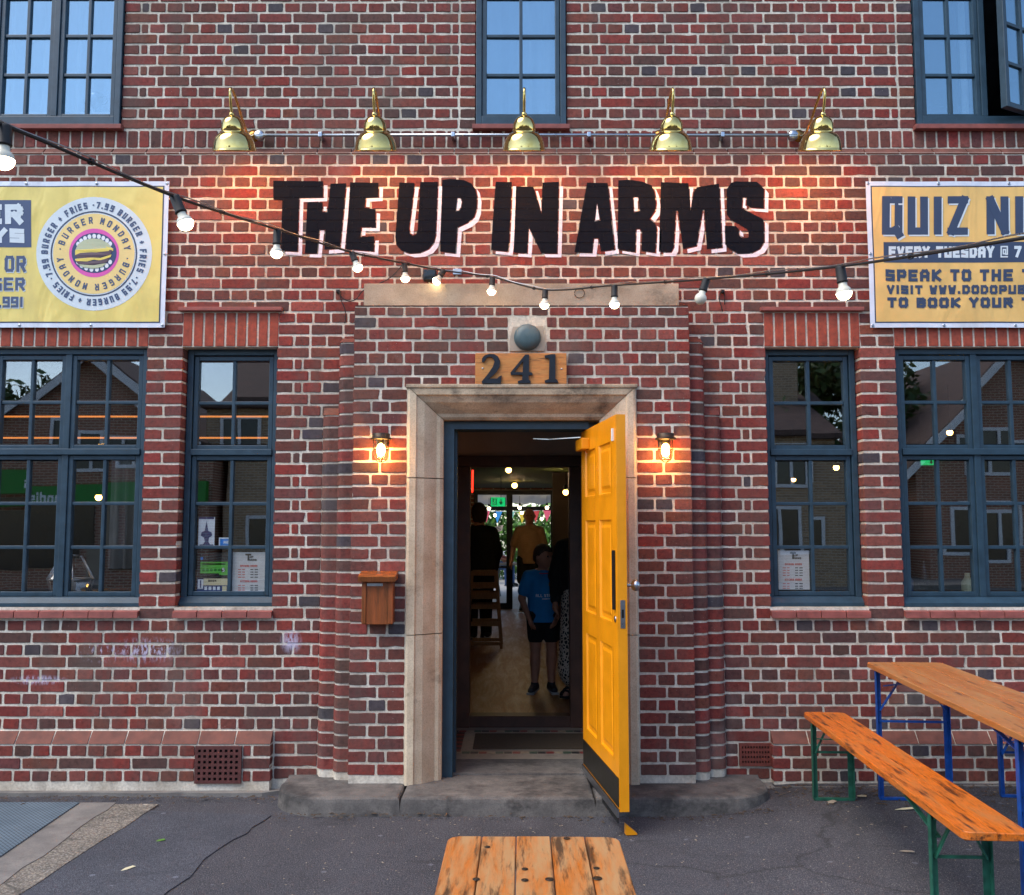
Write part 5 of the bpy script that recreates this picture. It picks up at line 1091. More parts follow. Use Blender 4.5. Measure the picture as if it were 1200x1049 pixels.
MB().prism([(PY - .135, mz1 - .002), (PY - .137, mz1 + .026), (PY - .118, mz1 + .036), (PY + .0, mz1 + .055), (PY + .0, mz1 + .01)], 'X', mx0 - .018, mx1 + .018).build('lid', 'mailbox_wood', lbx)
B('name_plate', 'steel', lbx, mx0 + .03, mx0 + .125, PY - .0945, PY - .092, mz1 - .03, mz1 - .014)
for i, (x0, x1, z0, z1, Y) in enumerate(vent_r):
    t = thing('air_brick', ('large dark brown perforated air brick low in the left plinth', 'small terracotta perforated air brick low beside the right of the step')[i], 'air brick', ((x0 + x1) / 2, Y, z0)); m = ('brown_terracotta', 'terracotta')[i]
    nx, nz = ((8, 6), (10, 4))[i]; mb = MB(); u, v = (x1 - x0 - .024) / nx, (z1 - z0 - .02) / nz; hb = .4
    xsv = [x0]; zsv = [z0]
    for k in range(nx): c = x0 + .012 + u * (k + .5); xsv += [c - u * .26, c + u * .26]
    for k in range(nz): c = z0 + .01 + v * (k + .5); zsv += [c - v * .26, c + v * .26]
    xsv.append(x1); zsv.append(z1); yf = Y - .014
    for a in range(len(xsv) - 1):
        for b in range(len(zsv) - 1):
            if a % 2 and b % 2:
                q = [(xsv[a], zsv[b]), (xsv[a + 1], zsv[b]), (xsv[a + 1], zsv[b + 1]), (xsv[a], zsv[b + 1])]
                mb.add([(p[0], yf, p[1]) for p in q] + [(p[0], Y + .002, p[1]) for p in q], [(c, c + 4, (c + 1) % 4 + 4, (c + 1) % 4) for c in range(4)])
            else: mb.add([(xsv[a], yf, zsv[b]), (xsv[a + 1], yf, zsv[b]), (xsv[a + 1], yf, zsv[b + 1]), (xsv[a], yf, zsv[b + 1])], [(0, 1, 2, 3)])
    q = [(x0, z0), (x1, z0), (x1, z1), (x0, z1)]; mb.add([(p[0], yf, p[1]) for p in q] + [(p[0], yf + .02, p[1]) for p in q], [(c, (c + 1) % 4, (c + 1) % 4 + 4, c + 4) for c in range(4)]); mb.build('grille', m, t)
    MB().box(x0 + .003, x1 - .003, Y + .0015, Y + .003, z0 + .003, z1 - .003).build('hole_shade', 'hole_shade_black', t)  # thin black sheet behind the holes, painting in their shade

# ------------------------------------------------------------------ notices in the windows
WY = .085 + .03
def notice(name, label, x0, x1, y0, y1, m, Y=.128):
    a, b = at(x0, y0, Y), at(x1, y1, Y); t = thing(name, label, 'notice', ((a.x + b.x) / 2, Y, b.z)); MB().box(a.x, b.x, Y, Y + .0015, b.z, a.z).build('sheet', m, t); return t
def nbox(t, nm, m, x0, x1, y0, y1, lay=1, Y=.128): a, b = at(x0, y0, Y), at(x1, y1, Y); MB().box(a.x, b.x, Y - .0006 * lay, Y - .0006 * lay + .0003, b.z, a.z).build(nm, m, t)
def nline(t, nm, m, s, x, y, w_, h, tk, gap, Y=.128, lay=2):
    mb = MB(); text_quads(mb, s, 0, 0, w_, h, tk, gap, lambda u, v, d: tuple(at(x + u, y - v, Y - .0006 * lay - d * .3))); mb.build(nm, m, t)
n1 = notice('window_sticker', 'tall white and navy spire sticker in the left narrow window', 233, 251, 606, 642, 'print_white'); nbox(n1, 'band', 'poster_navy', 233, 251, 606, 608.5); nbox(n1, 'band', 'poster_navy', 234, 250, 638, 642)
mb = MB(); mb.prism([tuple((lambda q: (q.x, q.z))(at(*p, .127))) for p in ((242, 610), (244, 622), (248, 624), (248.5, 628), (245, 630), (244, 635), (247, 639), (237, 639), (240, 635), (239, 630), (235.5, 628), (236, 624), (240, 622))], 'Y', .1265, .1272); mb.build('spire', 'poster_navy', n1)
n2 = notice('window_sticker', 'small square blue sticker in the left narrow window', 256.5, 269, 630, 642, 'print_white'); nbox(n2, 'square', 'print_cyan', 258, 269, 631.5, 641); nline(n2, 'lettering', 'print_white', 'AE', 262, 637, 2.6, 3, .8, .6)
n3 = notice('hygiene_rating', 'black and green rating sticker in the lower left pane', 232, 268, 648, 677, 'print_black'); nbox(n3, 'green_field', 'print_green', 235, 267, 658.5, 672); nbox(n3, 'green_field', 'print_green', 257, 267, 672, 674)
for k in range(6): mb = MB(); c = at(238.5 + 4.6 * k, 668, .1268); mb.lathe([(.001, 0), (.009 if k < 5 else .014, 0)], c, (0, -1, 0), 14); mb.build('score_ring', 'shop_green' if k < 5 else 'print_black', n3)
nline(n3, 'numeral', 'print_white', '5', 260.6, 670, 2.4, 4.4, .8, .5, lay=4); nbox(n3, 'title_line', 'shop_green', 237, 264, 660.2, 662); nbox(n3, 'emblem', 'print_cyan', 235, 238, 653, 656)
n4 = notice('window_sticker', 'cream and navy rating sticker under the green one', 231, 268, 678, 696, 'poster_navy'); nbox(n4, 'field', 'poster_cream', 238.5, 268, 678, 686); nbox(n4, 'field', 'print_white', 232, 238, 679, 690)
nline(n4, 'lettering', 'print_black', 'BEER', 244, 681.8, 2, 2.2, .6, .5); nbox(n4, 'spire', 'poster_navy', 234.5, 235.8, 680, 689, 3)
for k in range(4): nbox(n4, 'tankard', 'print_white', 239.5 + 5 * k, 242.6 + 5 * k, 687.5, 691.5)
nbox(n4, 'tankard', 'poster_cream', 260.5, 265.5, 687, 693)
def hours(label, x0, x1, y0, y1):
    t = notice('opening_hours_poster', label, x0, x1, y0, y1, 'paper'); w_ = x1 - x0; cx_ = (x0 + x1) / 2
    nline(t, 'logo', 'print_black', 'T', cx_ - 4.5, y0 + 10, 7, 8, 2, 1); nline(t, 'logo', 'print_black', 'UP', cx_ - .5, y0 + 7, 2.4, 2.6, .7, .5, lay=3); nline(t, 'logo', 'print_black', 'ARMS', cx_ - .5, y0 + 10.4, 2, 2.4, .6, .4, lay=3)
    nline(t, 'title', 'print_red', 'OPENING HOURS', cx_ - 10.5, y0 + 17.5, 1.35, 2.4, .6, .33); nline(t, 'title', 'print_red', 'KITCHEN HOURS', cx_ - 10.5, y0 + 35.5, 1.35, 2.4, .6, .33)
    for r in (20, 23, 26, 29, 38.5, 41.5, 44):
        if y0 + r + 1 > y1: continue
        nbox(t, 'day_column', 'print_red', cx_ - 13, cx_ - 9.4, y0 + r, y0 + r + 1, 2); nbox(t, 'day_column', 'print_red', cx_ - 8, cx_ - 5, y0 + r, y0 + r + 1, 2)
        nbox(t, 'hours_column', 'print_black', cx_ + 1.5, cx_ + 5, y0 + r, y0 + r + 1, 2); nbox(t, 'hours_column', 'print_black', cx_ + 6.4, cx_ + 10.4, y0 + r, y0 + r + 1, 2)
hours('white opening hours poster in the left narrow window', 273, 311, 647, 697); hours('white opening hours poster in the right narrow window', 911.5, 949, 645, 691)
# ------------------------------------------------------------------ beer garden tables and benches
def trestle_set(name, label, cat, loc, rz, L_, W, H, planks, wood, metal, insets=(.3, .3), leg_in=.035):
    """folding table or bench: local origin under the far end, running towards -y"""
    t = thing(name, label, cat, loc, local=True, rz=rz); th = .027; u = W / planks; rr = random.Random(int(L_ * 100 + W * 1000)); R_ = .035
    for i in range(planks):
        a, b = -W / 2 + u * i + .0012, -W / 2 + u * (i + 1) - .0012; dz = rr.uniform(-.0012, .0012); pts = []
        def corner(cx_, cy_, a0):
            return [(cx_ + R_ * math.cos(R(a0 + 15 * k)), cy_ + R_ * math.sin(R(a0 + 15 * k))) for k in range(7)]
        e0, e1 = rr.uniform(-.003, .003), rr.uniform(-.003, .003)
        pts += corner(a + R_, -L_ + R_ + e1, 180) if i == 0 else [(a, -L_ + e1)]
        pts += corner(b - R_, -L_ + R_ + e1, 270) if i == planks - 1 else [(b, -L_ + e1)]
        pts += corner(b - R_, -R_ + e0, 0) if i == planks - 1 else [(b, e0)]
        pts += corner(a + R_, -R_ + e0, 90) if i == 0 else [(a, e0)]
        n = len(pts); c = Vector((sum(p[0] for p in pts) / n, -L_ / 2)); ins = [((p[0] + .0025 * (1 if p[0] < (a + b) / 2 else -1)), p[1] + .0025 * (1 if p[1] < c.y else -1)) for p in pts]
        mb = MB(); tri = geometry.tessellate_polygon([[Vector((*p, 0)) for p in pts]])
        mb.add([(*p, H + dz) for p in ins] + [(*p, H - .003 + dz) for p in pts] + [(*p, H - th) for p in pts], [tuple(q) for q in tri] + [(q * n + k, q * n + (k + 1) % n, (q + 1) * n + (k + 1) % n, (q + 1) * n + k) for q in (0, 1) for k in range(n)] + [tuple(2 * n + k for k in reversed(q)) for q in tri])
        o = mb.build('plank', wood, t); fix_normals(o.data)
    for y in (-.09, -L_ / 2, -L_ + .09): MB().box(-W / 2 + .03, W / 2 - .03, y - .03, y + .03, H - th - .02, H - th - .001).build('batten', wood, t)
    for sgn, ins_ in ((1, insets[0]), (-1, insets[1])):
        y = -ins_ if sgn > 0 else -L_ + ins_; hw = W / 2 - leg_in; top = H - th - .003
        for s in (-1, 1):
            lg = MB().box(s * hw - .016, s * hw + .016, y - .002, y + .002, .012, top).box(s * hw - .002 + s * .014, s * hw + .002 + s * .014, y - .026, y - .002, .012, top); lg.build('leg', metal, t)
            MB().bar((s * hw * .98, y - .012, H - .26 if H > .6 else H - .2), (s * hw * .2, y - .012, top - .01), .006, .022, (0, 1, 0)).build('brace', metal, t)
            MB().bar((s * hw * .8, y - .01, top - .09), (s * hw * .8, y - sgn * .42, top - .006), .02, .006).build('folding_stay', metal, t)
        MB().bar((-hw - .012, y - .01, .009), (hw + .012, y - .01, .009), .022, .014).build('foot_rail', metal, t); MB().bar((-hw, y - .006, H * .58), (hw, y - .006, H * .58), .008, .012).build('crossbar', metal, t)
        MB().bar((-hw, y - .01, top - .012), (hw, y - .01, top - .012), .03, .02).build('top_rail', metal, t)
    return t
gr_ = .065
a = at_z(1017, 776, .82 + gr_); b = at_z(1100, 776, .82 + gr_)
trestle_set('beer_table', 'long narrow wooden beer table with blue metal legs beside the right window', 'table', ((2.12 + 2.545) / 2, -.29, gr_), R(-4.3), 2.2, .44, .765, 3, 'pale_table_wood', 'blue_metal', (.12, .3), .03)
trestle_set('beer_bench', 'narrow orange varnished bench with green metal legs in front of the brick plinth', 'bench', (1.86, -.25, gr_), R(-2.9), 2.23, .245, .466, 2, 'bench_wood', 'green_metal', (.16, .34), .02)
trestle_set('beer_bench', 'bench with blue metal legs mostly hidden behind the long table', 'bench', (2.98, -.29, gr_), R(-4.3), 2.2, .25, .44, 2, 'pale_table_wood', 'blue_metal', (.06, .3), .01)
ct = at_z(625, 980, .77)
ctab = trestle_set('beer_table', 'worn orange wooden table top in the centre foreground', 'table', (ct.x, ct.y, 0), R(-.6), 2.2, .475, .77, 5, 'table_wood', 'green_metal', (.35, .35))

for (px, py, r) in ((615, 1019, .008), (615, 1032, .009), (644, 1031, .011), (699, 1018, .008), (700, 1030, .012), (664, 983, .009), (558, 1031, .009), (571, 993, .008)):
    q = at_z(px, py, .77); d = Matrix.Rotation(R(.6), 3, 'Z') @ Vector((q.x - ct.x, q.y - ct.y, 0)); MB().lathe([(r, .7712), (r, .7722), (r * .7, .7728), (.0005, .7724)], (d.x, d.y, 0), (0, 0, 1), 12).build('bolt_head', 'lantern_metal', ctab)
# ------------------------------------------------------------------ inside
def bulb_lamp(label, px, py, Y, r=.045, e=1.5, drop=.25, m='bulb_warm', grp='warm pendant bulbs indoors'):
    p = at(px, py, Y); t = thing('pendant_bulb', label, 'light bulb', p, grp)
    MB().sphere(p, r, 14, 10).build('bulb', m, t); MB().lathe([(.001, r + .06), (.02, r + .06), (.024, r + .01), (.02, r - .012)], p, (0, 0, 1), 12).build('holder', 'black_metal', t)
    MB().tube([p + Vector((0, 0, r + .05)), p + Vector((0, 0, r + drop))], .004, 6).build('flex', 'black_rubber', t)
    if e: add_light('pendant_light', p, e, (1, .68, .38), r, t)
bulb_lamp('warm ceiling bulb nearest the top of the inner doorway', 596, 551, 3.2, .028, 55, .08); bulb_lamp('warm ceiling bulb in the middle of the green ceiling', 603, 569, 8.5, .042, 220, .14); bulb_lamp('warm wall bulb beside the right inner door jamb', 663, 577, 5.6, .035, 45, .2)
for (px, py, Y, lb_) in ((573, 596, 14, 'patio bulb left of the green exit sign'), (580, 604, 16, 'small patio bulb below the exit sign, before blue bunting'), (609, 595, 13.5, 'patio bulb left of the standing man'), (611.5, 601, 15.5, 'small patio bulb close to the head of the man'), (641, 595, 13.5, 'patio bulb above the right bunting flags'), (635, 608, 16.5, 'small patio bulb between yellow and red flags')): bulb_lamp(lb_, px, py, Y, .036, 0, .3, 'bulb_lit', 'patio bulbs behind the far door')
es = thing('exit_sign', 'green running man exit sign with down arrow at the end of the hall', 'exit sign', at(583.5, 588, 7.05)); q0, q1 = at(575.5, 583, 7.05), at(592, 593.5, 7.05)
B('panel', 'exit_green', es, q0.x, q1.x, 7.05, 7.07, q1.z, q0.z); xm = q0.x + (q1.x - q0.x) * .7; zm = (q0.z + q1.z) / 2
MB().prism([(xm - .008, zm + .04), (xm + .008, zm + .04), (xm + .008, zm), (xm + .03, zm), (xm, zm - .042), (xm - .03, zm), (xm - .008, zm)], 'Y', 7.046, 7.0495).build('arrow', 'exit_white', es)
xr = q0.x + (q1.x - q0.x) * .25; B('door_symbol', 'exit_white', es, xr - .03, xr + .03, 7.047, 7.0495, zm - .045, zm + .045)
MB().prism([(xr - .004, zm + .04), (xr + .012, zm + .03), (xr + .01, zm + .01), (xr + .024, zm), (xr + .008, zm - .005), (xr + .02, zm - .04), (xr + .008, zm - .04), (xr - .004, zm - .012), (xr - .022, zm - .036), (xr - .026, zm - .028), (xr - .008, zm + .005)], 'Y', 7.043, 7.0465).build('running_figure', 'exit_green', es)
MB().box(q0.x - .01, q0.x, 7.04, 7.07, q1.z, q0.z).box(q1.x, q1.x + .01, 7.04, 7.07, q1.z, q0.z).tube([(xm, 7.06, q0.z), (xm, 7.06, 2.36)], .004, 6).build('hanger', 'black_metal', es)
ng = thing('neon_sign', 'thin red glowing neon strip on the left hall wall', 'neon sign', at(554, 565, 3.2)); a, b = at(554, 551, 3.2), at(553.3, 577, 3.2); MB().tube([a, a.lerp(b, .5), b], .008, 8).build('tube', 'neon_red', ng); MB().box(a.x - .03, a.x - .01, 3.19, 3.21, b.z, a.z).build('backing', 'black_metal', ng)
el = thing('emergency_light', 'slim white emergency light with green dot on the ceiling', 'light fitting', at(608, 553, 6.4)); p = at(608, 553, 6.4); B('housing', 'print_white', el, p.x - .06, p.x + .06, 6.38, 6.42, p.z - .012, p.z + .012); q = at(611, 553.5, 6.37); MB().sphere(q, .009, 10, 6).build('indicator', 'led_green', el)
# garden door frame at the end of the hall
gd = thing('garden_door_frame', 'black framed glazed doors to the garden at the end of the hall', 'door frame', (.1, 11, FL))
for (a, b, z0, z1) in ((-.69, -.62, FL, 2.3), (-.1, .01, FL, 2.3), (.70, 1.05, FL, 2.3), (-.69, 1.05, 2.24, 2.32), (-.62, -.1, .92, .96), (-.62, -.1, FL, .3)): B('rail' if b - a > .3 and z1 - z0 < 1 else 'stile', 'black_metal', gd, a, b, 10.96 + (.002 if z1 - z0 > 1 else 0), 11.02, z0, z1)
# stepped wooden high chair
hc = thing('high_chair', 'wooden high chair with slatted side standing by the hall wall', 'high chair', at(570, 757, 5.4)); Yc = 5.4; ZF = FL + .005
P_ = lambda px, py: at(px, py, Yc)
def hbar(nm, p, q, w_, h_=.035): MB().bar(p, q, w_, h_, (0, 1, 0)).build(nm, 'chair_wood', hc)
for dy in (0, .42):
    d = Vector((0, dy, 0)); a, b = P_(581, 671), P_(587.5, 757); b.z = ZF; hbar('side_post', a + d, b + d, .035, .05); a2, b2 = P_(552, 671), P_(546, 757); b2.z = ZF; hbar('side_post', a2 + d, b2 + d, .035, .05)
    for (y, xr_) in ((672, 581), (687, 582.5), (697, 583), (711, 584), (731, 586), (754, 587)): hbar('slat', P_(552, y) + d + Vector((0, -.03, 0)), P_(xr_, y) + d + Vector((0, -.03, 0)), .05 if y < 740 else .04, .02)
B('seat_board', 'chair_wood', hc, P_(553, 700).x, P_(583, 700).x, Yc - .02, Yc + .44, P_(570, 702).z, P_(570, 699).z)

# ------------------------------------------------------------------ people
from mathutils.bvhtree import BVHTree
def fuse(name, caps, m, vox=.011, smooth=4, extra=None):
    """one continuous surface out of tapered limbs: capsules fused by a voxel remesh"""
    mb = MB()
    for c in caps:
        p, q, r1, r2 = Vector(c[0]), Vector(c[1]), c[2], c[3]; L_ = (q - p).length; n = 12
        if L_ < 1e-4: mb.sphere(p, r1, 16, 10, c[4] if len(c) > 4 else (1, 1, 1)); continue
        d = (q - p) / L_; prof = [(max(1e-4, r1 * math.cos(t)), r1 * math.sin(t)) for t in [-math.pi / 2 + math.pi / 2 * i / 5 for i in range(6)]] + [(max(1e-4, r2 * math.cos(t)), L_ + r2 * math.sin(t)) for t in [math.pi / 2 * i / 5 for i in range(6)]]
        b0 = len(mb.v); mb.lathe(prof, p, d, 14)
        if len(c) > 4: 
            cx_ = (p + q) / 2
            for i in range(b0, len(mb.v)): v = mb.v[i]; mb.v[i] = (cx_.x + (v[0] - cx_.x) * c[4][0], cx_.y + (v[1] - cx_.y) * c[4][1], cx_.z + (v[2] - cx_.z) * c[4][2])
    me = mb.mesh('tmp', m); fix_normals(me); o = bpy.data.objects.new('tmp', me); col.objects.link(o)
    md = o.modifiers.new('r', 'REMESH'); md.mode = 'VOXEL'; md.voxel_size = vox; ms = o.modifiers.new('s', 'SMOOTH'); ms.iterations = smooth; ms.factor = .5
    out = bpy.data.meshes.new_from_object(o.evaluated_get(bpy.context.evaluated_depsgraph_get())); bpy.data.objects.remove(o); bpy.data.meshes.remove(me)
    out.name = name; out.materials.clear(); out.materials.append(MATS[m]); out.polygons.foreach_set('use_smooth', [True] * len(out.polygons)); return out
def person(label, loc, rz, H, J_, hair, top, bottom, long_hair=False, scale_r=1, gaze=0, child=False, sleeves=.5, skirt=None, shoe='shoe_dark'):
    """J_: joints as fractions of the height H (x to the figure's left is +x in the picture when rz = 0, facing -y)"""
    k = H; g = lambda n: Vector(J_[n]) * k; hr = (.075 if child else .066) * k; S = scale_r * k
    body = []; hd = g('head'); nk = g('neck'); pe = g('pelvis'); ch = g('chest')
    body += [(pe, pe, .085 * S, 0, (1.1, .8, .9)), (pe, ch, .078 * S, .088 * S, (1.12, .82, 1)), (ch, nk, .05 * S, .034 * S), (nk, hd, .034 * S, .036 * S)]
    for s in ('l', 'r'):
        sh_, el_, wr_ = g(s + 'sh'), g(s + 'el'), g(s + 'wr'); hp, kn, an = g(s + 'hip'), g(s + 'kn'), g(s + 'an'); toe = g(s + 'toe')
        body += [(ch + (sh_ - ch) * .3 + Vector((0, 0, .01 * k)), sh_, .05 * S, .036 * S), (nk - Vector((0, 0, .012 * k)), sh_, .03 * S, .032 * S), (sh_, el_, .034 * S, .026 * S), (el_, wr_, .026 * S, .017 * S)]
        body += [(hp, kn, .058 * S, .037 * S), (kn, kn.lerp(an, .35), .035 * S, .038 * S), (kn.lerp(an, .35), an, .038 * S, .021 * S), (an, toe, .022 * S, .017 * S), (an, an + Vector((0, .02 * k, -.018 * k)), .022 * S, .018 * S)]
        hdv = (wr_ - el_).normalized(); side = Vector((1 if s == 'l' else -1, 0, 0)); side = (side - hdv * side.dot(hdv)).normalized(); fw = hdv.cross(side).normalized()
        palm = wr_ + hdv * .042 * k; body.append((wr_, palm, .015 * S, .018 * S))
        for i in range(4):
            f0 = palm + fw * (.019 - .0125 * i) * k; ln = (.036, .043, .041, .032)[i] * k; mid = f0 + hdv * ln * .55 - side * .004 * k; body += [(f0, mid, .0068 * S, .0062 * S), (mid, mid + hdv * ln * .45 - side * .012 * k, .0062 * S, .005 * S)]
        th0 = wr_ + hdv * .016 * k + fw * .014 * k; body += [(th0, th0 + (hdv * .02 + fw * .022) * k, .008 * S, .007 * S), (th0 + (hdv * .02 + fw * .022) * k, th0 + (hdv * .044 + fw * .022) * k, .007 * S, .0055 * S)]
    # head with jaw, nose, ears, brow
    fd = Vector((math.sin(gaze), -math.cos(gaze), 0)); sdv = Vector((math.cos(gaze), math.sin(gaze), 0))
    body += [(hd, hd, hr, 0, (.82, .95, 1.02)), (hd - Vector((0, 0, hr * .15)) + fd * hr * .22, hd - Vector((0, 0, hr * .72)) + fd * hr * .42, hr * .62, hr * .38)]
    body += [(hd - Vector((0, 0, hr * .02)) + fd * hr * .86, hd - Vector((0, 0, hr * .3)) + fd * hr * 1.02, hr * .09, hr * .14), (hd + Vector((0, 0, hr * .22)) + fd * hr * .74 - sdv * hr * .32, hd + Vector((0, 0, hr * .22)) + fd * hr * .74 + sdv * hr * .32, hr * .16, hr * .16)]
    body += [(hd - Vector((0, 0, hr * .6)) + fd * hr * .76 - sdv * hr * .18, hd - Vector((0, 0, hr * .6)) + fd * hr * .76 + sdv * hr * .18, hr * .09, hr * .09)]
    for s in (-1, 1): e = hd + sdv * s * hr * .84 - Vector((0, 0, hr * .12)); body.append((e, e, hr * .24, 0, (.5, .8, 1)))
    t = link('person', fuse('person', body, 'skin', .0085 if child else .012, 3)); t.location = loc; t.rotation_euler = (0, 0, rz); tag(t, label, 'person', 'people inside')
    for s in (-1, 1): MB().sphere(hd + fd * hr * .84 + sdv * s * hr * .33 + Vector((0, 0, hr * .02)), hr * .09, 8, 6).build('eye', 'black_metal', t)
    hm, hl = hair
    hc_ = [(hd + Vector((0, 0, hr * .2)) - fd * hr * .12, hd + Vector((0, 0, hr * .2)) - fd * hr * .12, hr * 1.02, 0, (.86, .96, .98)), (hd + Vector((0, 0, hr * .62)) + fd * hr * .45, hd + Vector((0, 0, hr * .72)) - fd * hr * .2, hr * .42, hr * .5)]
    if hl > 0: hc_ += [(hd + sdv * hr * .55 * s - fd * hr * .3, hd + sdv * hr * .5 * s - fd * hr * .45 - Vector((0, 0, hr * hl)), hr * .42, hr * .3) for s in (-1, 1)] + [(hd - fd * hr * .5, hd - fd * hr * .6 - Vector((0, 0, hr * hl)), hr * .6, hr * .4)]
    if hl > -1: link('hair', fuse('hair', hc_, hm, .011, 2), t)
    # clothes
    e = .012 * k; tc = [(pe + Vector((0, 0, .0 * k)), ch, .088 * S + e * .5, .092 * S + e * .4, (1.14, .86, 1)), (ch, nk - Vector((0, 0, .02 * k)), .06 * S, .04 * S)]
    hem = pe - Vector((0, 0, .045 * k)); tc.append((hem, pe, .09 * S + e * .4, .088 * S + e * .4, (1.14, .86, 1)))
    for s in ('l', 'r'):
        sh_, el_, wr_ = g(s + 'sh'), g(s + 'el'), g(s + 'wr'); tc += [(ch + (sh_ - ch) * .3, sh_, .058 * S, .04 * S), (nk - Vector((0, 0, .022 * k)), sh_, .034 * S, .038 * S), (sh_, sh_.lerp(el_, min(1, sleeves * 1.6)), .04 * S, .043 * S)]
        if sleeves > .7: tc.append((el_, el_.lerp(wr_, .92), .036 * S, .028 * S))
    tc.append((hem - Vector((0, 0, .06 * k)), hem, .088 * S + e * .4, .09 * S + e * .4, (1.16, .9, 1)))
    sm_ = fuse('shirt', tc, top, .011, 3); bm = bmesh.new(); bm.from_mesh(sm_); hz = hem.z - .012 * k
    cut = bmesh.ops.bisect_plane(bm, geom=bm.verts[:] + bm.edges[:] + bm.faces[:], plane_co=(0, 0, hz), plane_no=(0, 0, 1), clear_inner=True); rim = [e_ for e_ in cut['geom_cut'] if isinstance(e_, bmesh.types.BMEdge)]
    ex = bmesh.ops.extrude_edge_only(bm, edges=rim)
    for q in ex['geom']:
        if isinstance(q, bmesh.types.BMVert): q.co += Vector((-q.co.x * .06, -q.co.y * .06, .008 * k))
    bm.to_mesh(sm_); bm.free(); tp = link('shirt', sm_, t)
    if skirt:
        a, b = pe + Vector((0, 0, .06 * k)), Vector((pe.x, pe.y, .06 * k)); bc = [(a, pe, .08 * S, .096 * S, (1.15, .9, 1)), (pe, Vector((pe.x, pe.y, .3 * k)), .098 * S, .105 * S, (1.12, .9, 1)), (Vector((pe.x, pe.y, .34 * k)), Vector((pe.x, pe.y, .15 * k)), .105 * S, .118 * S, (1.1, .9, 1))]
        link('skirt', fuse('skirt', bc, skirt, .012, 4), t)
    elif bottom:
        bc = [(pe + Vector((0, 0, .02 * k)), pe - Vector((0, 0, .03 * k)), .088 * S + e * .3, .09 * S, (1.14, .88, 1))]
        for s in ('l', 'r'): hp, kn, an = g(s + 'hip'), g(s + 'kn'), g(s + 'an'); bc += [(hp, hp.lerp(kn, bottom[1] if bottom[1] <= 1 else 1), .068 * S, .056 * S if bottom[1] <= 1 else .046 * S)] + ([(kn, an, .046 * S, .036 * S)] if bottom[1] > 1 else [])
        link('trousers' if bottom[1] > 1 else 'shorts', fuse('shorts', bc, bottom[0], .011, 3), t)
    for s in ('l', 'r'):
        an, toe = g(s + 'an'), g(s + 'toe'); dn = Vector((0, 0, -.014 * k)); d = (toe - an); d.z = 0; d.normalize()
        if shoe == 'sandal':
            q = MB()
            for u in (.25, .6, .95): c = an.lerp(toe, u); pr = d.cross(Vector((0, 0, 1))); q.tube([c + pr * .03 * k * math.cos(a) + Vector((0, 0, .027 * k * math.sin(a) - .004 * k)) for a in [math.pi * i / 8 for i in range(9)]], .006 * k, 6)
            q.bar(an - d * .025 * k + dn * 1.6, toe + d * .02 * k + dn * .6, .05 * k, .012 * k); q.build('sandal', 'cloth_black', t)
        else:
            sh2 = link('shoe', fuse('shoe', [(an - d * .012 * k + dn * .4, toe + d * .004 * k, .03 * S, .025 * S), (an + Vector((0, 0, .01 * k)), an, .027 * S, .03 * S)], shoe, .009, 2), t)
            MB().bar(an - d * .04 * k + dn * 1.55, toe + d * .03 * k + Vector((0, 0, -.016 * k)), .05 * k, .014 * k).build('sole', 'shoe_sole', sh2)
    return t, tp
def pose(**kw):
    b = dict(pelvis=(0, 0, .53), chest=(0, 0, .72), neck=(0, 0, .835), head=(0, -.012, .93), lsh=(.103, 0, .785), rsh=(-.103, 0, .785), lel=(.135, .01, .635), rel=(-.135, .01, .635), lwr=(.13, -.05, .49), rwr=(-.13, -.05, .49),
             lhip=(.052, 0, .51), rhip=(-.052, 0, .51), lkn=(.055, -.01, .285), rkn=(-.055, -.01, .285), lan=(.055, .01, .045), ran=(-.055, .01, .045), ltoe=(.065, -.075, .02), rtoe=(-.065, -.075, .02))
    b.update(kw); return b
bp = at(631, 811, 2.37)
boy, bshirt = person('boy in blue football shirt and black shorts standing in the inner doorway', (bp.x + .045, 2.40, FL + .008), R(4), 1.29, pose(head=(.0, -.012, .915), neck=(0, 0, .825), lwr=(.075, -.13, .50), lel=(.15, -.01, .62), rwr=(-.105, -.11, .50), rel=(-.15, .0, .63), ran=(-.06, .0, .045), rtoe=(-.09, -.075, .02)), ('hair_brown', .25), 'shirt_blue', ('cloth_black', .62), gaze=R(42), child=True, sleeves=.42, scale_r=1.0)
bpy.context.view_layer.update()
bvh = BVHTree.FromPolygons([v.co[:] for v in bshirt.data.vertices], [p.vertices[:] for p in bshirt.data.polygons])
def on_shirt(u, v, d):
    h = bvh.ray_cast(Vector((u, -1, v)), Vector((0, 1, 0)))[0]; return (u, (h.y if h else -.1) - .0025 - d, v)
mb = MB(); text_quads(mb, 'ALL STAR', -.075, .83, .016, .026, .005, .0045, on_shirt); mb.build('lettering', 'print_white', bshirt); mb = MB(); text_quads(mb, 'SMARTY'[0:0] + 'CHARITY', -.02, .808, .008, .013, .0026, .003, on_shirt); mb.build('lettering', 'print_white', bshirt)
mb = MB(); mb.add([on_shirt(.055 + a, .94 + b, 0) for a, b in ((-.016, -.01), (0, -.024), (.016, -.01), (.014, .02), (-.014, .02))], [(0, 1, 2, 3, 4)]); mb.build('crest', 'mustard', bshirt)
nkp = Vector((0, -.004, 1.055)); MB().tube([nkp + Vector((.062 * math.cos(R(20 * i)), .052 * math.sin(R(20 * i)), -.012 - .014 * (-math.sin(R(20 * i)) + 1) * .5)) for i in range(19)], .008, 6, False).build('collar', 'shirt_trim', bshirt)
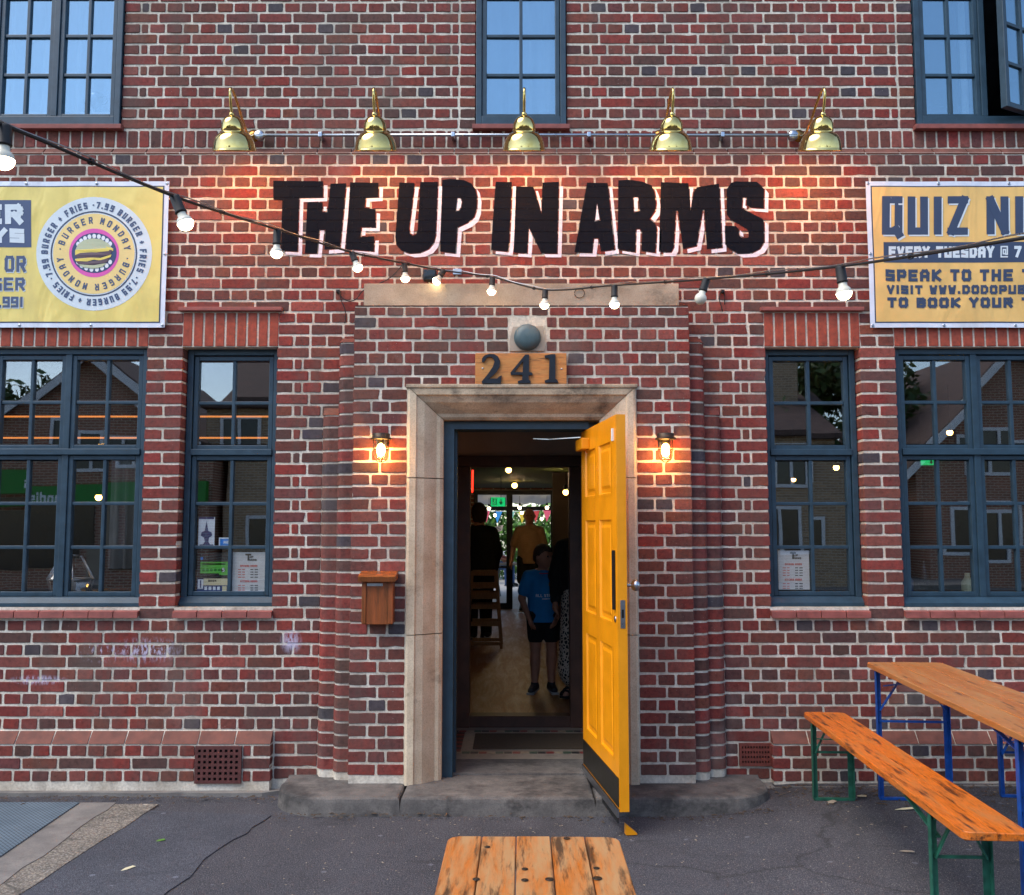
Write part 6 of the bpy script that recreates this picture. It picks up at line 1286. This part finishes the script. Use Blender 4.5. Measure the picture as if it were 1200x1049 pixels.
person('man in tan t-shirt and dark shorts walking in from the garden door', (.30, 10.1, FL + .006), R(-6), 1.78, pose(lwr=(.15, -.03, .49), rwr=(-.17, -.06, .49), rel=(-.155, .02, .63), rkn=(-.06, -.06, .29), ran=(-.07, .1, .09), rtoe=(-.08, .04, .03), lkn=(.05, -.05, .285)), ('hair_grey', -2), 'shirt_tan', ('cloth_black', .85), scale_r=1.08, sleeves=.5)
person('woman in black top and leopard print skirt half hidden by the inner door jamb', (.59, 2.12, FL + .008), R(-20), 1.62, pose(lwr=(.12, -.08, .49), rwr=(-.11, -.1, .5), rel=(-.14, .0, .63)), ('hair_brown', .1), 'cloth_black', None, sleeves=.95, skirt='leopard', gaze=R(-30), shoe='sandal')
person('person in black standing at the left of the hall behind the high chair', (-.43, 6.3, FL + .006), R(200), 1.76, pose(), ('hair_brown', .8), 'cloth_black', ('cloth_black', 1.5), sleeves=.95, scale_r=1.15)
sp = at(578, 690, 14.5)
person('person in pink top seated in the garden beyond the far door', (-.42, 14.5, .02), R(60), 1.6, pose(lkn=(.06, -.26, .5), rkn=(-.06, -.26, .5), lan=(.06, -.27, .27), ran=(-.06, -.27, .27), ltoe=(.06, -.34, .25), rtoe=(-.06, -.34, .25), lwr=(.1, -.2, .6), rwr=(-.1, -.2, .6), lel=(.14, -.02, .64), rel=(-.14, -.02, .64)), ('hair_brown', .5), 'cloth_pink', ('denim', 1.5))

# ------------------------------------------------------------------ garden behind the pub
struct(MB().box(-14, 14, 11.2, 60, .1, .17).build('patio', 'patio'))
def leaves(name, boxes, n, size, m, seed, parent=None):
    rr = random.Random(seed); mb = MB()
    for _ in range(n):
        c, s3 = boxes[rr.randrange(len(boxes))]
        d = Vector((rr.gauss(0, 1), rr.gauss(0, 1), rr.gauss(0, 1))).normalized() * (rr.random() ** .45); p = Vector((c[0] + d.x * s3[0], c[1] + d.y * s3[1], c[2] + d.z * s3[2]))
        a = Vector((rr.gauss(0, 1), rr.gauss(0, 1), rr.gauss(0, 1))).normalized(); b = a.cross(Vector((rr.gauss(0, 1), rr.gauss(0, 1), rr.gauss(0, 1)))).normalized(); s = size * rr.uniform(.6, 1.4); t = rr.random()
        mb.add([p - a * s, p + b * s * .45, p + a * s, p - b * s * .45], [(0, 1, 2, 3)], (t, t, t))
    return mb.build(name, m, parent)
struct(leaves('hedge', [((-4 + i * .8, 21 + (i % 3) * .3, 1.3 + .35 * math.sin(i * 2.1)), (.9, .7, 1.5)) for i in range(12)], 16000, .09, 'hedge_leaf', 5), 'stuff')
fn = thing('garden_fence', 'reddish board fence along the left of the garden', 'fence', (-1.6, 19, .17))
for i in range(16): B('fence_board', 'fence_red', fn, -2.7 + .145 * i, -2.7 + .145 * i + .138, 19 + (i % 2) * .01, 19.03 + (i % 2) * .01, .17, 1.55 + (i * 37 % 5) * .008)
for z in (.45, 1.25): B('rail', 'fence_red', fn, -2.7, -.38, 19.042, 19.09, z, z + .08)
pg = thing('patio_shelter', 'white corrugated shelter roof on dark beams over the patio', 'shelter', (0, 14, .17)); mb = MB(); nn = 60
mb.add([(-3 + 6.4 * i / nn, y, z + .025 * math.sin(i * 1.6)) for (y, z) in ((11.6, 2.42), (15.6, 2.2)) for i in range(nn + 1)], [(i, i + 1, nn + 2 + i, nn + 1 + i) for i in range(nn)], None, True); mb.build('roof_sheet', 'corrugated', pg)
for y, z in ((11.7, 2.36), (15.6, 2.1)): B('beam', 'black_metal', pg, -3, 3.4, y, y + .09, z - .05, z + .04)
for x in (-2.9, 3.3): B('post', 'black_metal', pg, x - .05, x + .05, 15.6, 15.69, .17, 2.05)
bn = thing('bunting', 'string of bright triangular bunting flags across the garden', 'bunting', (0, 17.5, 2.2)); cs = []
for i in range(13):
    x = -1.9 + .31 * i; z = 2.22 - .16 * math.sin(math.pi * (i + .5) / 13); cs.append(Vector((x, 17.5, z))); m = ('flag_blue', 'flag_yellow', 'flag_pink', 'flag_mint', 'flag_red')[(i * 3) % 5]
    MB().prism([(x - .11, z), (x + .11, z), (x + .02 * (-1) ** i, z - .3)], 'Y', 17.5 - .002, 17.5 + .002).build('flag', m, bn)
MB().tube([cs[0] + Vector((-.4, 0, .1))] + cs + [cs[-1] + Vector((.4, 0, .1))], .006, 6).build('string', 'print_white', bn)
cb = thing('hanging_board', 'tilted weathered board with scrawled lines hanging in the garden greenery', 'sign', at(580, 622, 18)); p = at(580, 621, 18)
MB().prism([(p.x - .2, p.z - .14), (p.x + .18, p.z - .02), (p.x + .22, p.z + .13), (p.x - .18, p.z + .03)], 'Y', 17.98, 18.01).build('board', 'plaster', cb)
for i in range(3): MB().bar((p.x - .15, 17.978, p.z - .07 + i * .04), (p.x + .15, 17.978, p.z + .01 + i * .04), .004, .016).build('scrawl', 'print_black', cb)
gt = thing('garden_table', 'pale garden table beside the seated person', 'table', (-.1, 14.2, .17)); B('table_top', 'patio', gt, -.35, .55, 13.9, 14.5, .86, .9)
for x in (-.3, .5):
    for y in (13.95, 14.45): B('leg', 'steel', gt, x - .02, x + .02, y - .02, y + .02, .17, .86)
st_ = thing('garden_stool', 'stool carrying the seated person in the garden', 'stool', (-.42, 14.5, .17)); MB().lathe([(.001, 0), (.17, 0), (.17, .03), (.001, .03)], (-.42, 14.5, .665), (0, 0, 1), 18).build('seat', 'dark_wood', st_)
for a in range(3): MB().tube([(-.42 + .1 * math.cos(a * 2.1), 14.5 + .1 * math.sin(a * 2.1), .665), (-.42 + .17 * math.cos(a * 2.1), 14.5 + .17 * math.sin(a * 2.1), .17)], .015, 6).build('leg', 'steel', st_)

# ------------------------------------------------------------------ things seen through the windows
for (z, lb_) in ((2.485, 'upper glowing orange strip light across the left bar room'), (2.32, 'lower glowing orange strip light across the left bar room')):
    tag(MB().box(XC - EDGE + .1, XC - .95, 1.2, 1.215, z - .006, z + .006).build('strip_light', 'led_strip'), lb_, 'strip light', 'strip lights in the left room')
bulb_lamp('warm pendant bulb seen through the wide left window', 115.5, 583, 2.6, .03, 6, .5); bulb_lamp('warm pendant bulb seen through the top of the right narrow window', 980, 548, 2.4, .026, 5, .5); bulb_lamp('small warm pendant bulb at the left of the right narrow window', 930, 562, 3.0, .022, 2.5, .5); bulb_lamp('warm pendant bulb low in the upper right window light', 1113, 507, 2.2, .026, 5, .4)
def curtain(label, x0, x1, Y, z0, z1, m, n=40, amp=.03):
    mb = MB(); k = (x1 - x0); vs_ = [(x0 + k * i / n, Y + amp * math.sin(i * 1.1) + amp * .4 * math.sin(i * 2.7 + z), z) for z in (z0, (z0 + z1) / 2, z1) for i in range(n + 1)]
    mb.add(vs_ + [(x, y + .004, z) for x, y, z in vs_], [(j * (n + 1) + i, j * (n + 1) + i + 1, (j + 1) * (n + 1) + i + 1, (j + 1) * (n + 1) + i) for j in range(5) if j != 2 for i in range(n)], None, True); tag(mb.build('curtain', m), label, 'curtain')
curtain('grey curtain gathered behind the wide left window', at(128, 600, .5).x, at(158, 600, .5).x, .5, 1.35, 2.2, 'curtain_grey', 14, .035)
curtain('white curtain behind the left upper window', XC - 3.9, XC - 2.68, .42, 4.2, 5.8, 'curtain_white', 60); curtain('white curtain behind the central upper window', XC - .32, XC + .32, .45, 4.2, 5.8, 'curtain_white', 26)
curtain('narrow white curtain edge behind the right upper window', at(1124, 60, .45).x, at(1134, 60, .45).x, .45, 4.2, 5.8, 'curtain_white', 8, .02)
tr = thing('trophy', 'silver two handled trophy cup on the sill of the left upper window', 'trophy', at(111, 132, .2)); p = at(111, 136, .2)
MB().lathe([(.001, 0), (.03, 0), (.03, .01), (.01, .02), (.01, .05), (.035, .07), (.05, .11), (.052, .15), (.048, .15), (.001, .08)], (p.x, .2, p.z), (0, 0, 1), 20).build('cup', 'steel', tr)
for s in (-1, 1): MB().tube([(p.x + s * (.045 + .035 * math.sin(R(18 * i))), .2, p.z + .08 + .06 * (1 - math.cos(R(18 * i))) * .5) for i in range(11)], .005, 6).build('handle', 'steel', tr)
tag(MB().box(p.x - 1.2, p.x + .25, .14, .3, p.z - .04, p.z).build('window_shelf', 'white_trim'), 'white inner window shelf under the trophy', 'shelf')
ln = thing('glass_lantern', 'faceted glass candle lantern standing inside the wide left window', 'lantern', at(82, 697, .45)); p = at(82, 696, .45)
for i in range(6):
    a0, a1 = R(60 * i), R(60 * i + 60); q = lambda a, r, z: (p.x + r * math.cos(a), .45 + r * math.sin(a), p.z + z)
    MB().tube([q(a0, .13, 0), q(a0, .16, .1), q(a0, .07, .26)], .006, 6).tube([q(a0, .13, 0), q(a1, .13, 0)], .006, 6).tube([q(a0, .16, .1), q(a1, .16, .1)], .006, 6).tube([q(a0, .07, .26), q(a1, .07, .26)], .006, 6).build('edge', 'steel', ln)
    MB().add([q(a0, .13, .005), q(a1, .13, .005), q(a1, .158, .1), q(a0, .158, .1), q(a1, .07, .255), q(a0, .07, .255)], [(0, 1, 2, 3), (3, 2, 4, 5)]).build('pane', 'glass', ln)
MB().lathe([(.001, .08), (.035, .08), (.035, 0), (.001, 0)], (p.x, .45, p.z), (0, 0, 1), 16).build('candle', 'print_white', ln); MB().sphere((p.x, .45, p.z + .1), .01, 8, 6, (1, 1, 1.8)).build('flame', 'bulb_warm', ln)
def bar_table(label, px, Y, z, w_, par=None):
    x = at(px, 690, Y).x; t = thing('pub_table', label, 'table', (x, Y, FL)); B('table_top', 'dark_wood', t, x - w_ / 2, x + w_ / 2, Y - .32, Y + .32, z - .04, z, bev=.006)
    for a in (-1, 1):
        for b in (-1, 1): B('leg', 'dark_wood', t, x + a * (w_ / 2 - .06) - .025, x + a * (w_ / 2 - .06) + .025, Y + b * .26 - .025, Y + b * .26 + .025, FL + .001, z - .04)
bar_table('dark wooden table inside the wide left window', 70, .72, p.z - .002, 1.3); bar_table('dark wooden table inside the right wide window', 1140, .75, 1.17, 1.5); bar_table('dark wooden table inside the right narrow window', 955, .72, 1.17, .7)
for (px, h, m, lb_) in ((1083, .24, 'lamp_glass', 'clear water bottle on the table inside the right window'), (1134, .14, 'bun', 'round jar on the table inside the right window'), (1063, .16, 'mouth_navy', 'dark cup on the table inside the right window')):
    x = at(px, 685, .7).x; o = MB().lathe([(.001, 0), (.04, 0), (.042, .01), (.042, h * .55), (.018, h * .8), (.018, h), (.001, h)], (x, .7, 1.171), (0, 0, 1), 18).build('bottle' if h > .2 else 'jar', m); tag(o, lb_, 'bottle' if h > .2 else 'jar')
x = at(966, 685, .6).x; tag(MB().add([(x - .1, .5, 1.172), (x + .12, .48, 1.172), (x + .1, .66, 1.174), (x - .08, .68, 1.172), (x - .1, .5, 1.175), (x + .12, .48, 1.175), (x + .1, .66, 1.178), (x - .08, .68, 1.175)], [(3, 2, 1, 0), (4, 5, 6, 7), (0, 1, 5, 4), (1, 2, 6, 5), (2, 3, 7, 6), (3, 0, 4, 7)]).build('menu_sheet', 'paper'), 'white menu sheet lying on the table in the right narrow window', 'menu')
e2 = thing('exit_sign', 'green exit sign glowing in the room behind the wide right window', 'exit sign', at(1087, 541, 4.6)); a, b = at(1080, 537, 4.6), at(1096, 545, 4.6); B('panel', 'exit_green', e2, a.x, b.x, 4.6, 4.63, b.z, a.z); xm, zm = a.x + (b.x - a.x) * .7, (a.z + b.z) / 2
MB().prism([(xm - .008, zm + .03), (xm + .008, zm + .03), (xm + .008, zm), (xm + .025, zm), (xm, zm - .03), (xm - .025, zm), (xm - .008, zm)], 'Y', 4.596, 4.5995).build('arrow', 'exit_white', e2)

# ------------------------------------------------------------------ the other side of the street (it shows in the window panes and the brass)
OY = -19.5
struct(MB().box(-40, 40, OY - 1, OY + 2.2, -.02, .12).build('far_pavement', 'pavement')); struct(MB().box(-40, 40, OY + 2.2, OY + 2.35, -.02, .13).build('kerb', 'concrete'))
def house(label, x0, x1, Y, eave, apex, m, win, gable=True, shop=None, chimney=None, depth=8):
    t = thing('house', label, 'house', ((x0 + x1) / 2, Y, .12)); xm = (x0 + x1) / 2
    if gable:
        MB().prism([(x0, .1), (x1, .1), (x1, eave), (xm, apex), (x0, eave)], 'Y', Y - depth, Y).build('wall', m, t); o = .35; th = .18; sl = (apex - eave) / (xm - x0)
        rf = MB().prism([(x0 - o, eave - o * sl), (xm, apex), (x1 + o, eave - o * sl), (x1 + o, eave - o * sl + th), (xm, apex + th * 1.2), (x0 - o, eave - o * sl + th)], 'Y', Y - depth, Y + .3).build('roof', 'roof_tile', t)
        MB().prism([(x0 - o, eave - o * sl - .12), (xm, apex - .12), (x1 + o, eave - o * sl - .12), (x1 + o, eave - o * sl + .14), (xm, apex + .16), (x0 - o, eave - o * sl + .14)], 'Y', Y + .3, Y + .34).build('bargeboard', 'white_trim', rf)
    else:
        B('wall', m, t, x0, x1, Y - depth, Y, .1, eave); rf = MB().prism([(Y + .35, eave - .05), (Y - depth / 2, apex), (Y - depth - .3, eave - .05), (Y - depth - .3, eave - .2), (Y + .35, eave - .2)], 'X', x0 - .1, x1 + .1).build('roof', 'roof_tile', t)
    if chimney: B('chimney', m, rf, chimney - .45, chimney + .45, Y - 3, Y - 2.2, eave, apex + 1.3); [MB().lathe([(.12, 0), (.1, .35), (.08, .35)], (chimney + d, Y - 2.6, apex + 1.3), (0, 0, 1), 12).build('chimney_pot', 'terracotta', rf) for d in (-.25, .2)]
    for (a, b, z0, z1) in win:
        wn = MB().box(a, b, Y + .002, Y + .07, z0, z0 + .09).box(a, b, Y + .002, Y + .07, z1 - .09, z1).box(a, a + .09, Y + .002, Y + .07, z0 + .09, z1 - .09).box(b - .09, b, Y + .002, Y + .07, z0 + .09, z1 - .09).box((a + b) / 2 - .04, (a + b) / 2 + .04, Y + .002, Y + .07, z0 + .09, z1 - .09).build('window', 'white_trim', t); B('pane', 'dark_glass', wn, a + .05, b - .05, Y + .003, Y + .02, z0 + .05, z1 - .05)
    return t
sh0 = house('gabled brick shop with green fascia across the street', -14.6, -8.6, OY, 4.1, 6.5, 'house_brick', [(-12.6, -11.2, 3.35, 4.5), (-11.0, -10.0, 3.4, 4.4)])
fa = B('shop_fascia', 'shop_green', sh0, -14.4, -8.7, OY + .02, OY + .25, 2.35, 3.0); mb = MB(); text_quads(mb, 'Londis', 0, 0, .17, .34, .055, .04, lambda u, v, d: (-12.2 - u, OY + .252 + d, 2.5 + v)); 
mb.build('lettering', 'print_white', fa); B('shop_window', 'dark_glass', sh0, -14.2, -11.6, OY + .01, OY + .05, .7, 2.25); B('shop_window', 'dark_glass', sh0, -10.6, -8.9, OY + .01, OY + .05, .7, 2.25); B('shop_door', 'shop_blind', sh0, -11.4, -10.8, OY + .01, OY + .06, .12, 2.25)
house('low brown brick terrace with dark roof across the street', -8.4, -4.4, OY - .6, 5.2, 7.4, 'house_brown', [(-7.8, -6.6, 1.0, 2.2), (-6.0, -4.9, 1.0, 2.2), (-8.0, -6.8, 3.6, 4.8), (-6.4, -5.2, 3.6, 4.8)], False)
house('brown brick cottage with chimney across the street', 4.2, 9.4, OY - .4, 4.4, 6.2, 'house_brown', [(5.0, 6.2, .9, 2.2), (7.2, 8.4, .9, 2.2), (5.2, 6.2, 2.9, 4.0), (7.3, 8.3, 2.9, 4.0)], False, chimney=8.6)
house('dark brown house behind the bare centre of the street', -2.6, 3.6, OY - 1.2, 3.6, 5.4, 'house_brown', [(-1.8, -.6, .9, 2.2), (1.2, 2.4, .9, 2.2)], False)
house('brick house with white bargeboards across the street', 11.2, 17.4, OY, 3.6, 6.7, 'house_brick', [(12.2, 13.9, 2.9, 4.2), (14.6, 16.2, 2.9, 4.2), (12.0, 14.0, .8, 2.2), (14.8, 16.4, .8, 2.2)])
for i, (x0, x1, m_, lb_) in enumerate(((-28, -20, 'house_brown', 'long brown brick terrace far left across the street'), (20.5, 29, 'house_brick', 'long red brick terrace far right across the street'))):
    house(lb_, x0, x1, OY - .5, 4.8, 7.2, m_, [(x0 + .8 + 2.4 * k, x0 + 2.1 + 2.4 * k, z, z + 1.2) for k in range(3) for z in (.95, 3.3)], False)
def tree(label, x, y, h, seed):
    t = thing('tree', label, 'tree', (x, y, 0)); rr = random.Random(seed); tk = MB().tube([(x, y, 0), (x + .1, y, h * .3), (x - .05, y + .1, h * .6), (x, y, h * .85)], [.2, .15, .1, .03], 10)
    for i in range(6): a = rr.uniform(0, 6.28); z = h * rr.uniform(.35, .6); tk.tube([(x, y, z), (x + 1.0 * math.cos(a), y + 1.0 * math.sin(a), z + 1.0)], [.06, .02], 6)
    tk.build('trunk', 'bark', t); leaves('crown', [((x + rr.gauss(0, h * .13), y + rr.gauss(0, h * .13), h * (.5 + .4 * rr.random())), (h * .16, h * .16, h * .12)) for _ in range(16)], 5000, .16, 'tree_leaf', seed, t)
tree('leafy tree between the houses across the street', 10.4, OY - 5, 7.5, 21); tree('leafy tree at the far right of the opposite houses', 18.6, OY - 3, 8.0, 22); tree('leafy tree left of the opposite shop', -16.4, OY - 3, 7.0, 23)
for o in list(bpy.data.objects):
    if '_local' in o: del o['_local']
